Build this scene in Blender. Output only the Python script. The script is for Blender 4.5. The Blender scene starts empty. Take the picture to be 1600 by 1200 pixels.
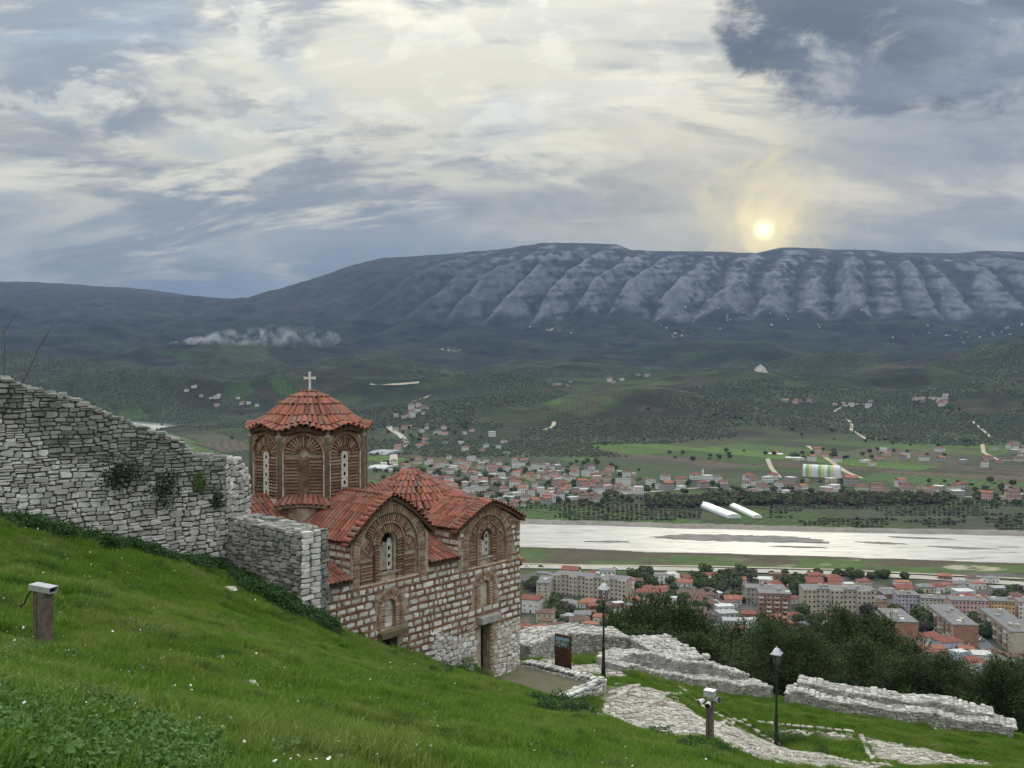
import bpy, bmesh, math, random
import numpy as np
from mathutils import Vector, Matrix, Euler
random.seed(7); RS = np.random.RandomState(7)
SC = bpy.context.scene
COL = SC.collection
# ------------------------------------------------------------------ camera
F = 1500.0; VH = 580.0                      # focal length in px of a 1600 px wide frame, horizon row
PITCH = -math.atan((600 - VH) / F)
CAMZ = 150.0                                # metres above the river
cam = bpy.data.cameras.new('camera'); cam.sensor_width = 36; cam.lens = 36 * F / 1600
cam.clip_start = 0.1; cam.clip_end = 60000
cam_o = bpy.data.objects.new('camera', cam); COL.objects.link(cam_o)
cam_o.location = (0, 0, CAMZ); cam_o.rotation_euler = (math.pi / 2 + PITCH, 0, 0)
SC.camera = cam_o
# ------------------------------------------------------------------ light
SUN_AZ = math.atan((1193 - 800) / F); SUN_EL = math.atan((VH - 367) / F)
SUND = Vector((math.sin(SUN_AZ) * math.cos(SUN_EL), math.cos(SUN_AZ) * math.cos(SUN_EL), math.sin(SUN_EL)))
sl = bpy.data.lights.new('sun', 'SUN'); sl.energy = 0.9; sl.angle = math.radians(14); sl.color = (1.0, 0.9, 0.72)
so = bpy.data.objects.new('sun', sl); COL.objects.link(so)
so.rotation_euler = SUND.to_track_quat('Z', 'Y').to_euler(); so.location = (0, 0, 300)
SC.view_settings.view_transform = 'Standard'; SC.view_settings.look = 'None'
SC.view_settings.exposure = 0.98; SC.view_settings.gamma = 1
SC.cycles.use_denoising = True
SC.cycles.max_bounces = 6; SC.cycles.diffuse_bounces = 3; SC.cycles.glossy_bounces = 2
SC.cycles.transparent_max_bounces = 6; SC.cycles.volume_bounces = 0

class NT:
    """tiny node-tree helper"""
    def __init__(s, tree): s.t = tree; s.n = tree.nodes; s.l = tree.links
    def node(s, typ, **kw):
        n = s.n.new(typ)
        for k, v in kw.items():
            if k == 'ins':
                for i, val in v.items(): s.put(n.inputs[i], val)
            else: setattr(n, k, v)
        return n
    def put(s, sock, val):
        if hasattr(val, 'is_output') or isinstance(val, bpy.types.NodeSocket): s.l.new(val, sock)
        else: sock.default_value = val
    def math(s, op, a, b=None, c=None, clamp=False):
        n = s.n.new('ShaderNodeMath'); n.operation = op; n.use_clamp = clamp
        s.put(n.inputs[0], a)
        if b is not None: s.put(n.inputs[1], b)
        if c is not None: s.put(n.inputs[2], c)
        return n.outputs[0]
    def vmath(s, op, a, b=None):
        n = s.n.new('ShaderNodeVectorMath'); n.operation = op; s.put(n.inputs[0], a)
        if b is not None: s.put(n.inputs[1], b)
        return n
    def mix(s, f, a, b, mode='MIX'):
        n = s.n.new('ShaderNodeMix'); n.data_type = 'RGBA'; n.blend_type = mode
        s.put(n.inputs[0], f)
        for i, x in ((6, a), (7, b)): s.put(n.inputs[i], (*x, 1) if isinstance(x, tuple) and len(x) == 3 else x)
        return n.outputs[2]
    def noise(s, vec, scale, detail=5, rough=0.55, dist=0.0, out=0):
        n = s.n.new('ShaderNodeTexNoise'); n.inputs['Scale'].default_value = scale
        n.inputs['Detail'].default_value = detail; n.inputs['Roughness'].default_value = rough
        n.inputs['Distortion'].default_value = dist
        if vec is not None: s.l.new(vec, n.inputs['Vector'])
        return n.outputs[out]
    def ramp(s, f, *stops):
        n = s.n.new('ShaderNodeValToRGB'); e = n.color_ramp.elements
        while len(e) < len(stops): e.new(0.5)
        for i, (p, c) in enumerate(stops): e[i].position = p; e[i].color = (*c, 1) if len(c) == 3 else c
        s.put(n.inputs[0], f); return n.outputs[0]
    def smooth(s, x, a, b):
        n = s.n.new('ShaderNodeMapRange'); n.interpolation_type = 'SMOOTHSTEP'; s.put(n.inputs[0], x)
        n.inputs[1].default_value = a; n.inputs[2].default_value = b; return n.outputs[0]

def px_dir(u, v):
    x = (u - 800) / F; y = -(v - 600) / F
    return Vector((x, math.cos(PITCH) - y * math.sin(PITCH), math.sin(PITCH) + y * math.cos(PITCH))).normalized()

def build_world():
    w = bpy.data.worlds.new('World'); SC.world = w; w.use_nodes = True
    T = NT(w.node_tree); T.n.clear()
    out = T.node('ShaderNodeOutputWorld'); bg = T.node('ShaderNodeBackground')
    sky = T.node('ShaderNodeTexSky'); sky.sky_type = 'NISHITA'; sky.sun_disc = False
    sky.sun_elevation = SUN_EL; sky.sun_rotation = SUN_AZ; sky.altitude = 200
    blue = T.vmath('SCALE', sky.outputs[0]); blue.inputs['Scale'].default_value = 0.12
    blue = T.mix(0.65, blue.outputs[0], (0.30, 0.42, 0.56))
    tc = T.node('ShaderNodeTexCoord'); d = T.vmath('NORMALIZE', tc.outputs['Generated']).outputs[0]
    sx = T.node('ShaderNodeSeparateXYZ'); T.l.new(d, sx.inputs[0]); x, y, z = sx.outputs
    zc = T.math('MAXIMUM', z, 0.0)
    den = T.math('ADD', zc, 0.30)
    cb = T.node('ShaderNodeCombineXYZ'); T.l.new(T.math('DIVIDE', x, den), cb.inputs[0]); T.l.new(T.math('DIVIDE', y, den), cb.inputs[1])
    pl = cb.outputs[0]                                       # position on a cloud layer overhead
    # a turned, stretched copy makes the long streaks of the high cloud
    mp = T.node('ShaderNodeMapping'); mp.inputs['Rotation'].default_value = (0, 0, math.radians(-28)); mp.inputs['Scale'].default_value = (0.75, 1.7, 1); T.l.new(pl, mp.inputs[0])
    warp = T.vmath('SCALE', T.noise(mp.outputs[0], 0.9, 2, 0.5, out=1)); warp.inputs['Scale'].default_value = 0.9
    pw = T.vmath('ADD', mp.outputs[0], warp.outputs[0]).outputs[0]
    n1 = T.noise(pw, 0.95, 6, 0.58, 0.25)                      # broad light / grey
    n2 = T.noise(pw, 2.6, 8, 0.62, 0.3)                     # streaks
    n3 = T.noise(pl, 1.7, 3, 0.58, 0.3)
    n4 = T.noise(pl, 9.0, 6, 0.62, 0.2)                     # small broken cloudlets
    # vertical structure: blue grey band at the horizon, cream above
    elev = T.ramp(zc, (0.0, (0.19, 0.285, 0.43)), (0.085, (0.245, 0.315, 0.415)), (0.14, (0.35, 0.38, 0.405)), (0.22, (0.43, 0.44, 0.435)), (0.40, (0.46, 0.475, 0.48)))
    light = T.mix(T.smooth(zc, 0.03, 0.17), (0.36, 0.405, 0.45), (0.70, 0.67, 0.55))
    c = T.mix(T.math('MULTIPLY', T.smooth(n1, 0.45, 0.60), 0.9), elev, light)
    gap = T.math('MULTIPLY', T.smooth(n3, 0.50, 0.60), T.smooth(zc, 0.12, 0.22))
    c = T.mix(T.math('MULTIPLY', gap, 0.6), c, blue)
    gr = T.math('MULTIPLY', T.smooth(T.noise(pw, 1.3, 5, 0.62, 0.2), 0.48, 0.60), T.smooth(zc, 0.03, 0.09))
    c = T.mix(T.math('MULTIPLY', gr, 0.85), c, (0.27, 0.305, 0.345))
    st = T.math('MULTIPLY', T.smooth(n2, 0.51, 0.64), T.smooth(zc, 0.06, 0.15))
    c = T.mix(T.math('MULTIPLY', st, 0.85), c, (0.84, 0.80, 0.64))
    cl = T.math('MULTIPLY', T.math('MULTIPLY', T.smooth(n4, 0.50, 0.62), T.smooth(n1, 0.47, 0.56)), T.smooth(zc, 0.14, 0.24))
    c = T.mix(T.math('MULTIPLY', cl, 0.42), c, (0.86, 0.84, 0.72))
    sh = T.math('MULTIPLY', T.smooth(T.noise(pw, 3.6, 6, 0.62, 0.15), 0.52, 0.66), T.smooth(zc, 0.05, 0.12))
    c = T.mix(T.math('MULTIPLY', sh, 0.68), c, (0.28, 0.305, 0.335))
    def blob(u, v, r0, r1):
        q = px_dir(u, v); n = T.node('ShaderNodeVectorMath'); n.operation = 'DOT_PRODUCT'; T.l.new(d, n.inputs[0]); n.inputs[1].default_value = q
        return T.smooth(n.outputs['Value'], math.cos(r0), math.cos(r1))
    # glow of the veiled sun
    n = T.node('ShaderNodeVectorMath'); n.operation = 'DOT_PRODUCT'; T.l.new(d, n.inputs[0]); n.inputs[1].default_value = SUND
    rn = T.noise(d, 30., 5, 0.6, .8)
    ang = T.math('ARCCOSINE', T.math('MINIMUM', n.outputs['Value'], 1.0))
    ang0 = T.math('MULTIPLY', ang, T.math('ADD', 0.72, T.math('MULTIPLY', rn, 0.56)))
    ang = T.math('MULTIPLY', ang, T.math('ADD', 0.05, T.math('MULTIPLY', rn, 1.9)))
    for (a, b, col, k) in ((.36, .0, (0.70, 0.635, 0.47), .45),):
        g = T.math('MULTIPLY', T.smooth(T.math('MULTIPLY', ang, -1.0), -a, -b), k)
        c = T.mix(g, c, col)
    # ragged dark rain cloud
    rag = T.noise(pl, 6.5, 7, 0.66, 0.3)
    m = None
    for (u, v, r) in ((1290, 0, .135), (1520, -30, .16), (1400, 80, .085), (1190, 40, .07)):
        b = blob(u, v, r, r * .2); m = b if m is None else T.math('MAXIMUM', m, b)
    dk = T.smooth(T.math('ADD', T.math('MULTIPLY', m, 0.62), T.math('MULTIPLY', rag, 1.6)), 1.06, 1.42)
    c = T.mix(T.math('MULTIPLY', dk, 0.92), c, (0.085, 0.108, 0.145))
    # grey veil right of the sun
    vb = T.math('MULTIPLY', blob(1580, 270, .26, .06), T.smooth(n2, 0.30, 0.6))
    c = T.mix(T.math('MULTIPLY', vb, 0.75), c, (0.265, 0.30, 0.36))
    for (a, b, col, k, an) in ((.090, .0, (1.05, 0.88, 0.48), .72, ang), (.040, .0, (1.4, 1.18, 0.62), .8, ang), (.0135, .0, (2.4, 2.1, 1.25), .95, ang0)):
        g = T.math('MULTIPLY', T.smooth(T.math('MULTIPLY', an, -1.0), -a, -b), k)
        c = T.mix(g, c, col)
    # overcast vault is brighter overhead than at the horizon
    k = T.math('ADD', 0.425, T.math('MULTIPLY', T.math('MULTIPLY', zc, zc), 2.45))
    s = T.vmath('SCALE', c); T.l.new(k, s.inputs['Scale'])
    dn = T.mix(T.smooth(z, -0.02, -0.10), s.outputs[0], (0.10, 0.12, 0.12))
    T.l.new(dn, bg.inputs[0]); bg.inputs[1].default_value = 1.0
    T.l.new(bg.outputs[0], out.inputs[0])
    w.cycles.sampling_method = 'MANUAL'; w.cycles.sample_map_resolution = 512
build_world()
# ================================================================== helpers
def P(u, v, D):
    """point in the direction of photo pixel (u, v) at forward distance D"""
    d = px_dir(u, v); k = D / d.y
    return Vector((d.x * k, D, CAMZ + d.z * k))
def proj(X, Y, Z):
    Z = Z - CAMZ; yf = Y * math.cos(PITCH) + Z * math.sin(PITCH); zu = -Y * math.sin(PITCH) + Z * math.cos(PITCH)
    return 800 + F * X / yf, 600 - F * zu / yf

def _hash(ix, iy, seed):
    h = (ix.astype(np.int64) * 374761393 + iy.astype(np.int64) * 668265263 + seed * 974634777) & 0xffffffff
    h = ((h ^ (h >> 13)) * 1274126177) & 0xffffffff
    return ((h ^ (h >> 16)) & 0xffff) / 65535.0
def vnoise(x, y, seed=0):
    x = np.asarray(x, float); y = np.asarray(y, float)
    ix = np.floor(x); iy = np.floor(y); fx = x - ix; fy = y - iy
    fx = fx * fx * (3 - 2 * fx); fy = fy * fy * (3 - 2 * fy)
    a = _hash(ix, iy, seed); b = _hash(ix + 1, iy, seed); c = _hash(ix, iy + 1, seed); d = _hash(ix + 1, iy + 1, seed)
    return (a * (1 - fx) + b * fx) * (1 - fy) + (c * (1 - fx) + d * fx) * fy
def fbm(x, y, octv=4, seed=0, gain=.5):
    r = 0; a = 1; t = 0
    for i in range(octv):
        r = r + a * vnoise(x * 2 ** i + 17.3 * i, y * 2 ** i - 9.1 * i, seed + i); t += a; a *= gain
    return r / t
def sstep(x, a, b):
    t = np.clip((np.asarray(x, float) - a) / (b - a), 0, 1); return t * t * (3 - 2 * t)

class MB:
    """collects polygons for one mesh; each face carries a random number for colour variation"""
    def __init__(s): s.v = []; s.f = []; s.r = []; s.m = []
    def add(s, verts, faces, rnd=None, mi=0):
        o = len(s.v); s.v.extend([tuple(p) for p in verts]); r = random.random() if rnd is None else rnd
        for f in faces: s.f.append(tuple(i + o for i in f)); s.r.append(r); s.m.append(mi)
    def box(s, x0, x1, y0, y1, z0, z1, rnd=None, mi=0):
        v = [(x0, y0, z0), (x1, y0, z0), (x1, y1, z0), (x0, y1, z0), (x0, y0, z1), (x1, y0, z1), (x1, y1, z1), (x0, y1, z1)]
        s.add(v, BOXF, rnd, mi)
    def obox(s, M, sx, sy, sz, rnd=None, mi=0):
        """box centred on matrix M"""
        v = [M @ Vector((a * sx / 2, b * sy / 2, c * sz / 2)) for c in (-1, 1) for (a, b) in ((-1, -1), (1, -1), (1, 1), (-1, 1))]
        s.add(v, BOXF, rnd, mi)
    def tube(s, pts, rad, n=8, rnd=None, mi=0, cap=True):
        rings = []; pts = [Vector(p) for p in pts]
        for i, p in enumerate(pts):
            t = (pts[min(i + 1, len(pts) - 1)] - pts[max(i - 1, 0)]).normalized()
            q = t.to_track_quat('Z', 'Y'); r = rad[i] if hasattr(rad, '__len__') else rad
            rings.append([p + q @ Vector((r * math.cos(6.28318 * k / n), r * math.sin(6.28318 * k / n), 0)) for k in range(n)])
        v = [p for r in rings for p in r]; f = []
        for i in range(len(rings) - 1):
            for k in range(n): f.append((i * n + k, i * n + (k + 1) % n, (i + 1) * n + (k + 1) % n, (i + 1) * n + k))
        if cap: f.append(tuple(range(n))[::-1]); f.append(tuple((len(rings) - 1) * n + k for k in range(n)))
        s.add(v, f, rnd, mi)
    def lathe(s, prof, n=12, c=(0, 0), rnd=None, mi=0):
        v = [(c[0] + r * math.cos(6.28318 * k / n), c[1] + r * math.sin(6.28318 * k / n), z) for (r, z) in prof for k in range(n)]; f = []
        for i in range(len(prof) - 1):
            for k in range(n): f.append((i * n + k, i * n + (k + 1) % n, (i + 1) * n + (k + 1) % n, (i + 1) * n + k))
        f.append(tuple(range(n))[::-1]); f.append(tuple((len(prof) - 1) * n + k for k in range(n)))
        s.add(v, f, rnd, mi)
    def mesh(s, name, mats=(), smooth=False):
        me = bpy.data.meshes.new(name); me.from_pydata(s.v, [], s.f); 
        for m in (mats if isinstance(mats, (list, tuple)) else [mats]): me.materials.append(m)
        if s.f:
            a = me.attributes.new('rnd', 'FLOAT', 'FACE'); a.data.foreach_set('value', np.array(s.r, np.float32))
            if any(s.m): me.polygons.foreach_set('material_index', s.m)
            if smooth: me.polygons.foreach_set('use_smooth', [True] * len(s.f))
        me.update(); return me
    def build(s, name, mats, parent=None, smooth=False, kind=None):
        return link(name, s.mesh(name, mats, smooth), parent, kind)
BOXF = [(0, 3, 2, 1), (4, 5, 6, 7), (0, 1, 5, 4), (1, 2, 6, 5), (2, 3, 7, 6), (3, 0, 4, 7)]
def link(name, data, parent=None, kind=None):
    o = bpy.data.objects.new(name, data); COL.objects.link(o)
    if parent is not None: o.parent = parent
    if kind: o['kind'] = kind
    return o
def thing(name, label, cat, loc=(0, 0, 0), rz=0, group=None):
    o = link(name, None); o.location = loc; o.rotation_euler = (0, 0, rz); o.empty_display_size = .2
    return tag(o, label, cat, group)
def tag(o, label, cat, group=None, kind=None):
    o['label'] = label; o['category'] = cat
    if group: o['group'] = group
    if kind: o['kind'] = kind
    return o
def grid_mesh(name, X, Y, Z, mat, attrs=None):
    """X, Y, Z 2-D arrays -> mesh object (structure); attrs: name -> (n,4) colours"""
    r, c = X.shape; me = bpy.data.meshes.new(name)
    co = np.stack([X, Y, Z], -1).reshape(-1, 3).astype(np.float32)
    i = np.arange(r * c).reshape(r, c)
    q = np.stack([i[:-1, :-1], i[:-1, 1:], i[1:, 1:], i[1:, :-1]], -1).reshape(-1, 4)
    me.vertices.add(len(co)); me.vertices.foreach_set('co', co.ravel())
    me.loops.add(q.size); me.loops.foreach_set('vertex_index', q.ravel().astype(np.int32))
    me.polygons.add(len(q)); me.polygons.foreach_set('loop_start', np.arange(0, q.size, 4, dtype=np.int32))
    me.polygons.foreach_set('use_smooth', np.ones(len(q), bool))
    for k, a in (attrs or {}).items():
        at = me.color_attributes.new(k, 'FLOAT_COLOR', 'POINT'); at.data.foreach_set('color', a.astype(np.float32).ravel())
    me.update(calc_edges=True); me.validate(); me.materials.append(mat)
    return link(name, me, None, 'structure')
def plate(outer, holes=(), depth=.1):
    """flat plate in the local x-z plane, front face at y = 0 looking to -y, body behind it; holes go through"""
    cu = bpy.data.curves.new('tmp', 'CURVE'); cu.dimensions = '2D'; cu.fill_mode = 'BOTH'; cu.extrude = depth / 2
    for poly in [outer] + list(holes):
        sp = cu.splines.new('POLY'); sp.points.add(len(poly) - 1); sp.use_cyclic_u = True
        for i, (a, b) in enumerate(poly): sp.points[i].co = (a, b, 0, 1)
    ob = bpy.data.objects.new('tmp', cu); me = bpy.data.meshes.new_from_object(ob)
    v = [(p.co.x, depth / 2 - p.co.z, p.co.y) for p in me.vertices]; f = [tuple(p.vertices) for p in me.polygons]
    bpy.data.objects.remove(ob); bpy.data.curves.remove(cu); bpy.data.meshes.remove(me)
    return v, f
def arch_poly(c, zs, r, zb, n=14, k=1.0):
    """outline of a round-headed opening: springing zs, half width r, sill zb"""
    return [(c - r, zb), (c + r, zb)] + [(c + r * math.cos(a), zs + k * r * math.sin(a)) for a in np.linspace(0, math.pi, n)]

# ================================================================== materials
MATS = {}
def mat(name, col, rough=.85, var=.25, scale=4.0, bump=0.0, bscale=None, col2=None, spec=.3, rnd=.0, metal=0.0, hue=None, obj=True):
    """procedural material: noise between col and col2, per-piece brightness from 'rnd' + object random"""
    if name in MATS: return MATS[name]
    m = bpy.data.materials.new(name); m.use_nodes = True; MATS[name] = m
    T = NT(m.node_tree); b = T.n['Principled BSDF']
    tc = T.node('ShaderNodeTexCoord').outputs['Object']
    geo = T.node('ShaderNodeNewGeometry').outputs['Position']
    c2 = col2 or tuple(x * (1 - var) for x in col)
    f = T.noise(geo, scale, 5, .6)
    c = T.mix(T.smooth(f, .35, .65), col, c2)
    if rnd:
        a = T.node('ShaderNodeAttribute', attribute_name='rnd').outputs['Fac']
        o = T.node('ShaderNodeObjectInfo').outputs['Random']
        r = T.math('FRACT', T.math('ADD', a, o))
        k = T.math('ADD', 1 - rnd, T.math('MULTIPLY', r, 2 * rnd))
        s = T.vmath('SCALE', c); T.l.new(k, s.inputs['Scale']); c = s.outputs[0]
        if hue: c = T.mix(T.math('MULTIPLY', T.smooth(T.math('FRACT', T.math('MULTIPLY', r, 7.31)), .55, 1.), .8), c, hue)
    T.put(b.inputs['Base Color'], c); b.inputs['Roughness'].default_value = rough
    b.inputs['Specular IOR Level'].default_value = spec; b.inputs['Metallic'].default_value = metal
    if bump:
        bn = T.node('ShaderNodeBump'); bn.inputs['Strength'].default_value = bump; bn.inputs['Distance'].default_value = .05
        T.l.new(T.noise(geo, bscale or scale * 4, 6, .65), bn.inputs['Height']); T.l.new(bn.outputs[0], b.inputs['Normal'])
    return m
def cover_mat(name, scale1, scale2, amp=.35, bump=0, rough=.95):
    """ground whose land cover colour is stored on the mesh, broken up by noise"""
    m = bpy.data.materials.new(name); m.use_nodes = True; MATS[name] = m
    T = NT(m.node_tree); b = T.n['Principled BSDF']
    col = T.node('ShaderNodeAttribute', attribute_name='cover').outputs['Color']
    geo = T.node('ShaderNodeNewGeometry').outputs['Position']
    f = T.math('ADD', T.math('MULTIPLY', T.noise(geo, scale1, 6, .65), .6), T.math('MULTIPLY', T.noise(geo, scale2, 5, .6), .4))
    k = T.math('ADD', 1 - amp, T.math('MULTIPLY', T.smooth(f, .3, .7), 2 * amp))
    s = T.vmath('SCALE', col); T.l.new(k, s.inputs['Scale'])
    T.put(b.inputs['Base Color'], s.outputs[0]); b.inputs['Roughness'].default_value = rough; b.inputs['Specular IOR Level'].default_value = .15
    if bump:
        bn = T.node('ShaderNodeBump'); bn.inputs['Strength'].default_value = .8; bn.inputs['Distance'].default_value = bump
        T.l.new(T.noise(geo, scale1, 8, .7), bn.inputs['Height']); T.l.new(bn.outputs[0], b.inputs['Normal'])
    return m
def leaf_mat(name, c1, c2, trans=.35, rough=.6, c3=None, c4=None):
    m = bpy.data.materials.new(name); m.use_nodes = True; MATS[name] = m
    T = NT(m.node_tree); T.n.clear(); out = T.node('ShaderNodeOutputMaterial')
    a = T.node('ShaderNodeAttribute', attribute_name='rnd').outputs['Fac']; o = T.node('ShaderNodeObjectInfo').outputs['Random']
    geo = T.node('ShaderNodeNewGeometry').outputs['Position']
    r = T.math('FRACT', T.math('ADD', a, T.math('MULTIPLY', o, .37)))
    c = T.mix(r, c1, c2)
    if c3: c = T.mix(T.smooth(T.noise(geo, .55, 4, .6), .44, .66), c, c3)
    if c4: c = T.mix(T.math('MULTIPLY', T.smooth(T.noise(geo, 1.5, 5, .65), .50, .66), .75), c, c4)
    d = T.node('ShaderNodeBsdfPrincipled'); T.put(d.inputs['Base Color'], c); d.inputs['Roughness'].default_value = rough; d.inputs['Specular IOR Level'].default_value = .25
    t = T.node('ShaderNodeBsdfTranslucent'); T.put(t.inputs[0], c)
    mx = T.node('ShaderNodeMixShader'); mx.inputs[0].default_value = trans
    T.l.new(d.outputs[0], mx.inputs[1]); T.l.new(t.outputs[0], mx.inputs[2]); T.l.new(mx.outputs[0], out.inputs[0])
    return m
M_LIME = mat('limestone', (.64, .63, .605), .9, .3, 3.0, .6, 14, col2=(.44, .43, .41), rnd=.26, hue=(.34, .32, .295))
M_LIMEW = mat('white_limestone', (.74, .73, .71), .9, .3, 4.0, .6, 18, col2=(.53, .50, .465), rnd=.2, hue=(.46, .40, .35))
M_COPE = mat('lit_coping', (.50, .485, .455), .9, .3, 3.0, .6, 14, col2=(.33, .32, .29), rnd=.26, hue=(.30, .285, .25))  # lighter copy of the rampart stone: light on the tops put into its colour
M_LIMED = mat('weathered_limestone', (.30, .30, .285), .92, .35, 2.5, .5, 14, col2=(.16, .16, .15), rnd=.3, hue=(.40, .39, .36))
M_GAP = mat('dark_mortar', (.15, .145, .13), .95, .4, 5, .5)
M_MORT = mat('pale_mortar', (.46, .385, .31), .95, .35, 4, .5, col2=(.29, .225, .18)); M_MORTP = mat('lime_mortar', (.62, .53, .43), .95, .35, 4, .5, col2=(.40, .32, .25)); M_RAMP = mat('grey_limestone', (.40, .39, .365), .9, .3, 3.0, .6, 14, col2=(.25, .245, .225), rnd=.28, hue=(.50, .48, .45))  # M_RAMP: stone greyed to put the shade of rampart faces into its colour
M_BRICK = mat('old_brick', (.265, .142, .10), .9, .3, 7, .4, 30, col2=(.18, .10, .07), rnd=.35, hue=(.36, .25, .17))
M_BRICKP = mat('pale_brick', (.31, .185, .13), .9, .3, 5, .4, 30, col2=(.22, .13, .095), rnd=.35, hue=(.42, .33, .25))
M_TILE = mat('terracotta_tile', (.285, .10, .066), .88, .3, 2.6, .4, 25, col2=(.195, .08, .058), rnd=.32, hue=(.205, .135, .105))
M_DECK = mat('roof_bedding', (.10, .06, .045), .95, .3, 5, .4)
M_GREY = mat('grey_shaft', (.40, .36, .315), .9, .4, 5, .5, col2=(.26, .225, .195))
M_TRANS = mat('carved_slab', (.62, .60, .55), .85, .2, 8, .2)
M_DARK = mat('dark_void', (.012, .012, .014), .9, .2)
M_IRON = mat('black_iron', (.02, .02, .022), .5, .2, 8)
M_WOOD = mat('weathered_post_wood', (.17, .14, .115), .85, .4, 9, .5, 40, col2=(.10, .085, .07))
M_STEEL = mat('galvanised_steel', (.55, .57, .60), .4, .2, 6, metal=.4)
M_RUST = mat('rust_steel', (.075, .030, .022), .75, .35, 4, .2)
M_WHITE = mat('white_marble', (.72, .71, .68), .6, .15, 5)
M_SOIL = mat('trodden_soil', (.15, .125, .095), .95, .35, 1.5, .5, 12, col2=(.11, .12, .06))
M_GLASS = mat('window_glass', (.025, .03, .035), .15, .3, 3, spec=.6)
# ================================================================== near hillside
CTRL = []
def cp(u, v, D): q = P(u, v, D); CTRL.append((q.x, q.y, q.z - CAMZ))
for a in ((0, 1200, 5.5), (400, 1200, 7.2), (800, 1200, 9.6), (1060, 1198, 13), (0, 1040, 11.2), (68, 1014, 14.6), (300, 1100, 10.8), (300, 1000, 17),
          (300, 930, 25), (0, 900, 19.5), (0, 812, 27.6), (180, 855, 29.6), (360, 892, 31.6), (480, 962, 29.6), (500, 1020, 22), (500, 1100, 13.8),
          (500, 972, 31.9), (600, 1012, 34.2), (700, 1046, 37.0), (750, 1054, 38.2), (650, 1060, 27), (700, 1100, 19.5), (700, 1180, 11.8), (850, 1100, 25.5), (900, 1121, 22.5), (1000, 1160, 18.5), (800, 1075, 30),
          (850, 1105, 33.5), (905, 1114, 34.2), (935, 1090, 37.2), (943, 1057, 41), (1000, 1100, 37), (1040, 1150, 31), (1109, 1156, 30), (1150, 1195, 28), (1080, 1192, 24), (1250, 1197, 32),
          (1213, 1166, 38.5), (1420, 1197, 35), (1600, 1197, 38), (1100, 1115, 38), (1230, 1102, 46), (1400, 1128, 44.5), (1560, 1152, 43), (1300, 1140, 40.5), (1110, 1082, 46), (1050, 1067, 46), (985, 1045, 45), (930, 1032, 48), (870, 1040, 44), (990, 1025, 51)):
    cp(*a)
CTRL += [(0, 0, -1.7), (-5, -3, -.6), (5, -3, -3.2), (-12, 4, .3), (-25, 10, 1.0), (-25, 25, -2.5), (-32, 20, -.5), (12, 5, -6.2), (16, 18, -9.5), (25, 28, -13.5), (30, 40, -16.8), (10, -8, -4), (-10, -8, .6),
         (-25, 40, -12), (-14, 44, -15), (-8, 52, -17), (0, 58, -21), (-30, 60, -27), (15, 58, -22), (30, 56, -23), (40, 45, -21), (0, 70, -32), (30, 70, -33), (-30, 72, -35), (45, 70, -35), (-40, 45, -14), (50, 30, -20), (45, 15, -14)]
CT = np.array(CTRL)
def _tps(pts):
    n = len(pts); d = np.hypot(pts[:, None, 0] - pts[None, :, 0], pts[:, None, 1] - pts[None, :, 1]); K = d * d * np.log(d + 1e-9) + 0.6 * np.eye(n)
    A = np.zeros((n + 3, n + 3)); A[:n, :n] = K; A[:n, n] = 1; A[:n, n + 1:] = pts[:, :2]; A[n, :n] = 1; A[n + 1:, :n] = pts[:, :2].T
    return np.linalg.solve(A, np.concatenate([pts[:, 2], np.zeros(3)]))
TW = _tps(CT)
_CR = P(812, 1045, 40.0); _cx, _sx = math.cos(math.radians(50.4)), math.sin(math.radians(50.4))
def near_h(x, y):
    """height of the castle hill near the camera (world z)"""
    x = np.atleast_1d(np.asarray(x, float)); y = np.atleast_1d(np.asarray(y, float)); sh = x.shape; x = x.ravel(); y = y.ravel(); n = len(CT); z = np.empty_like(x)
    for i in range(0, len(x), 20000):
        xx = x[i:i + 20000]; yy = y[i:i + 20000]; d = np.hypot(xx[:, None] - CT[:, 0], yy[:, None] - CT[:, 1])
        z[i:i + 20000] = (d * d * np.log(d + 1e-9)) @ TW[:n] + TW[n] + TW[n + 1] * xx + TW[n + 2] * yy
    z = z + (fbm(x * .35, y * .35, 3, 5) - .5) * .35 + (fbm(x * 1.1, y * 1.1, 3, 6) - .5) * .16
    far = -30 - np.maximum(y - 68, -20) * .55 - np.maximum(np.abs(x - 5) - 35, 0) * .25 + (fbm(x * .03, y * .03, 3, 9) - .5) * 6
    k = sstep(y, 56, 72); out = z * (1 - k) + far * k
    out = np.where(x > 45, np.minimum(out, -14 - (x - 45) * .5), out)
    # levelled forecourt in front of the church door
    tx = (x - _CR.x) * _cx + (y - _CR.y) * _sx; ty = -(x - _CR.x) * _sx + (y - _CR.y) * _cx
    m = (tx > -3.3) & (tx < .55) & (ty > -4.05) & (ty < .6)
    out = np.where(m, np.minimum(out, _CR.z - CAMZ - .12), out)
    return (np.maximum(out, -149) + CAMZ).reshape(sh)
def nh(x, y): return float(near_h(x, y)[0])
def hit_near(u, v, lo=3.0, hi=60.0):
    d = px_dir(u, v); Ds = np.arange(lo, hi, .1); k = Ds / d.y
    zz = CAMZ + d.z * k - near_h(d.x * k, Ds); i = int(np.argmax(zz < 0))
    D = Ds[i] if zz[i] < 0 else hi
    q = P(u, v, D); q.z = nh(q.x, q.y); return q
def poly_px(pts, **kw): return [(q.x, q.y) for q in (hit_near(u, v, **kw) for u, v in pts)]
def inside(poly, x, y):
    x = np.asarray(x); y = np.asarray(y); r = np.zeros(x.shape, bool); n = len(poly)
    for i in range(n):
        (x0, y0), (x1, y1) = poly[i], poly[(i + 1) % n]
        c = ((y0 > y) != (y1 > y)) & (x < (x1 - x0) * (y - y0) / (y1 - y0 + 1e-12) + x0); r ^= c
    return r
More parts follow.
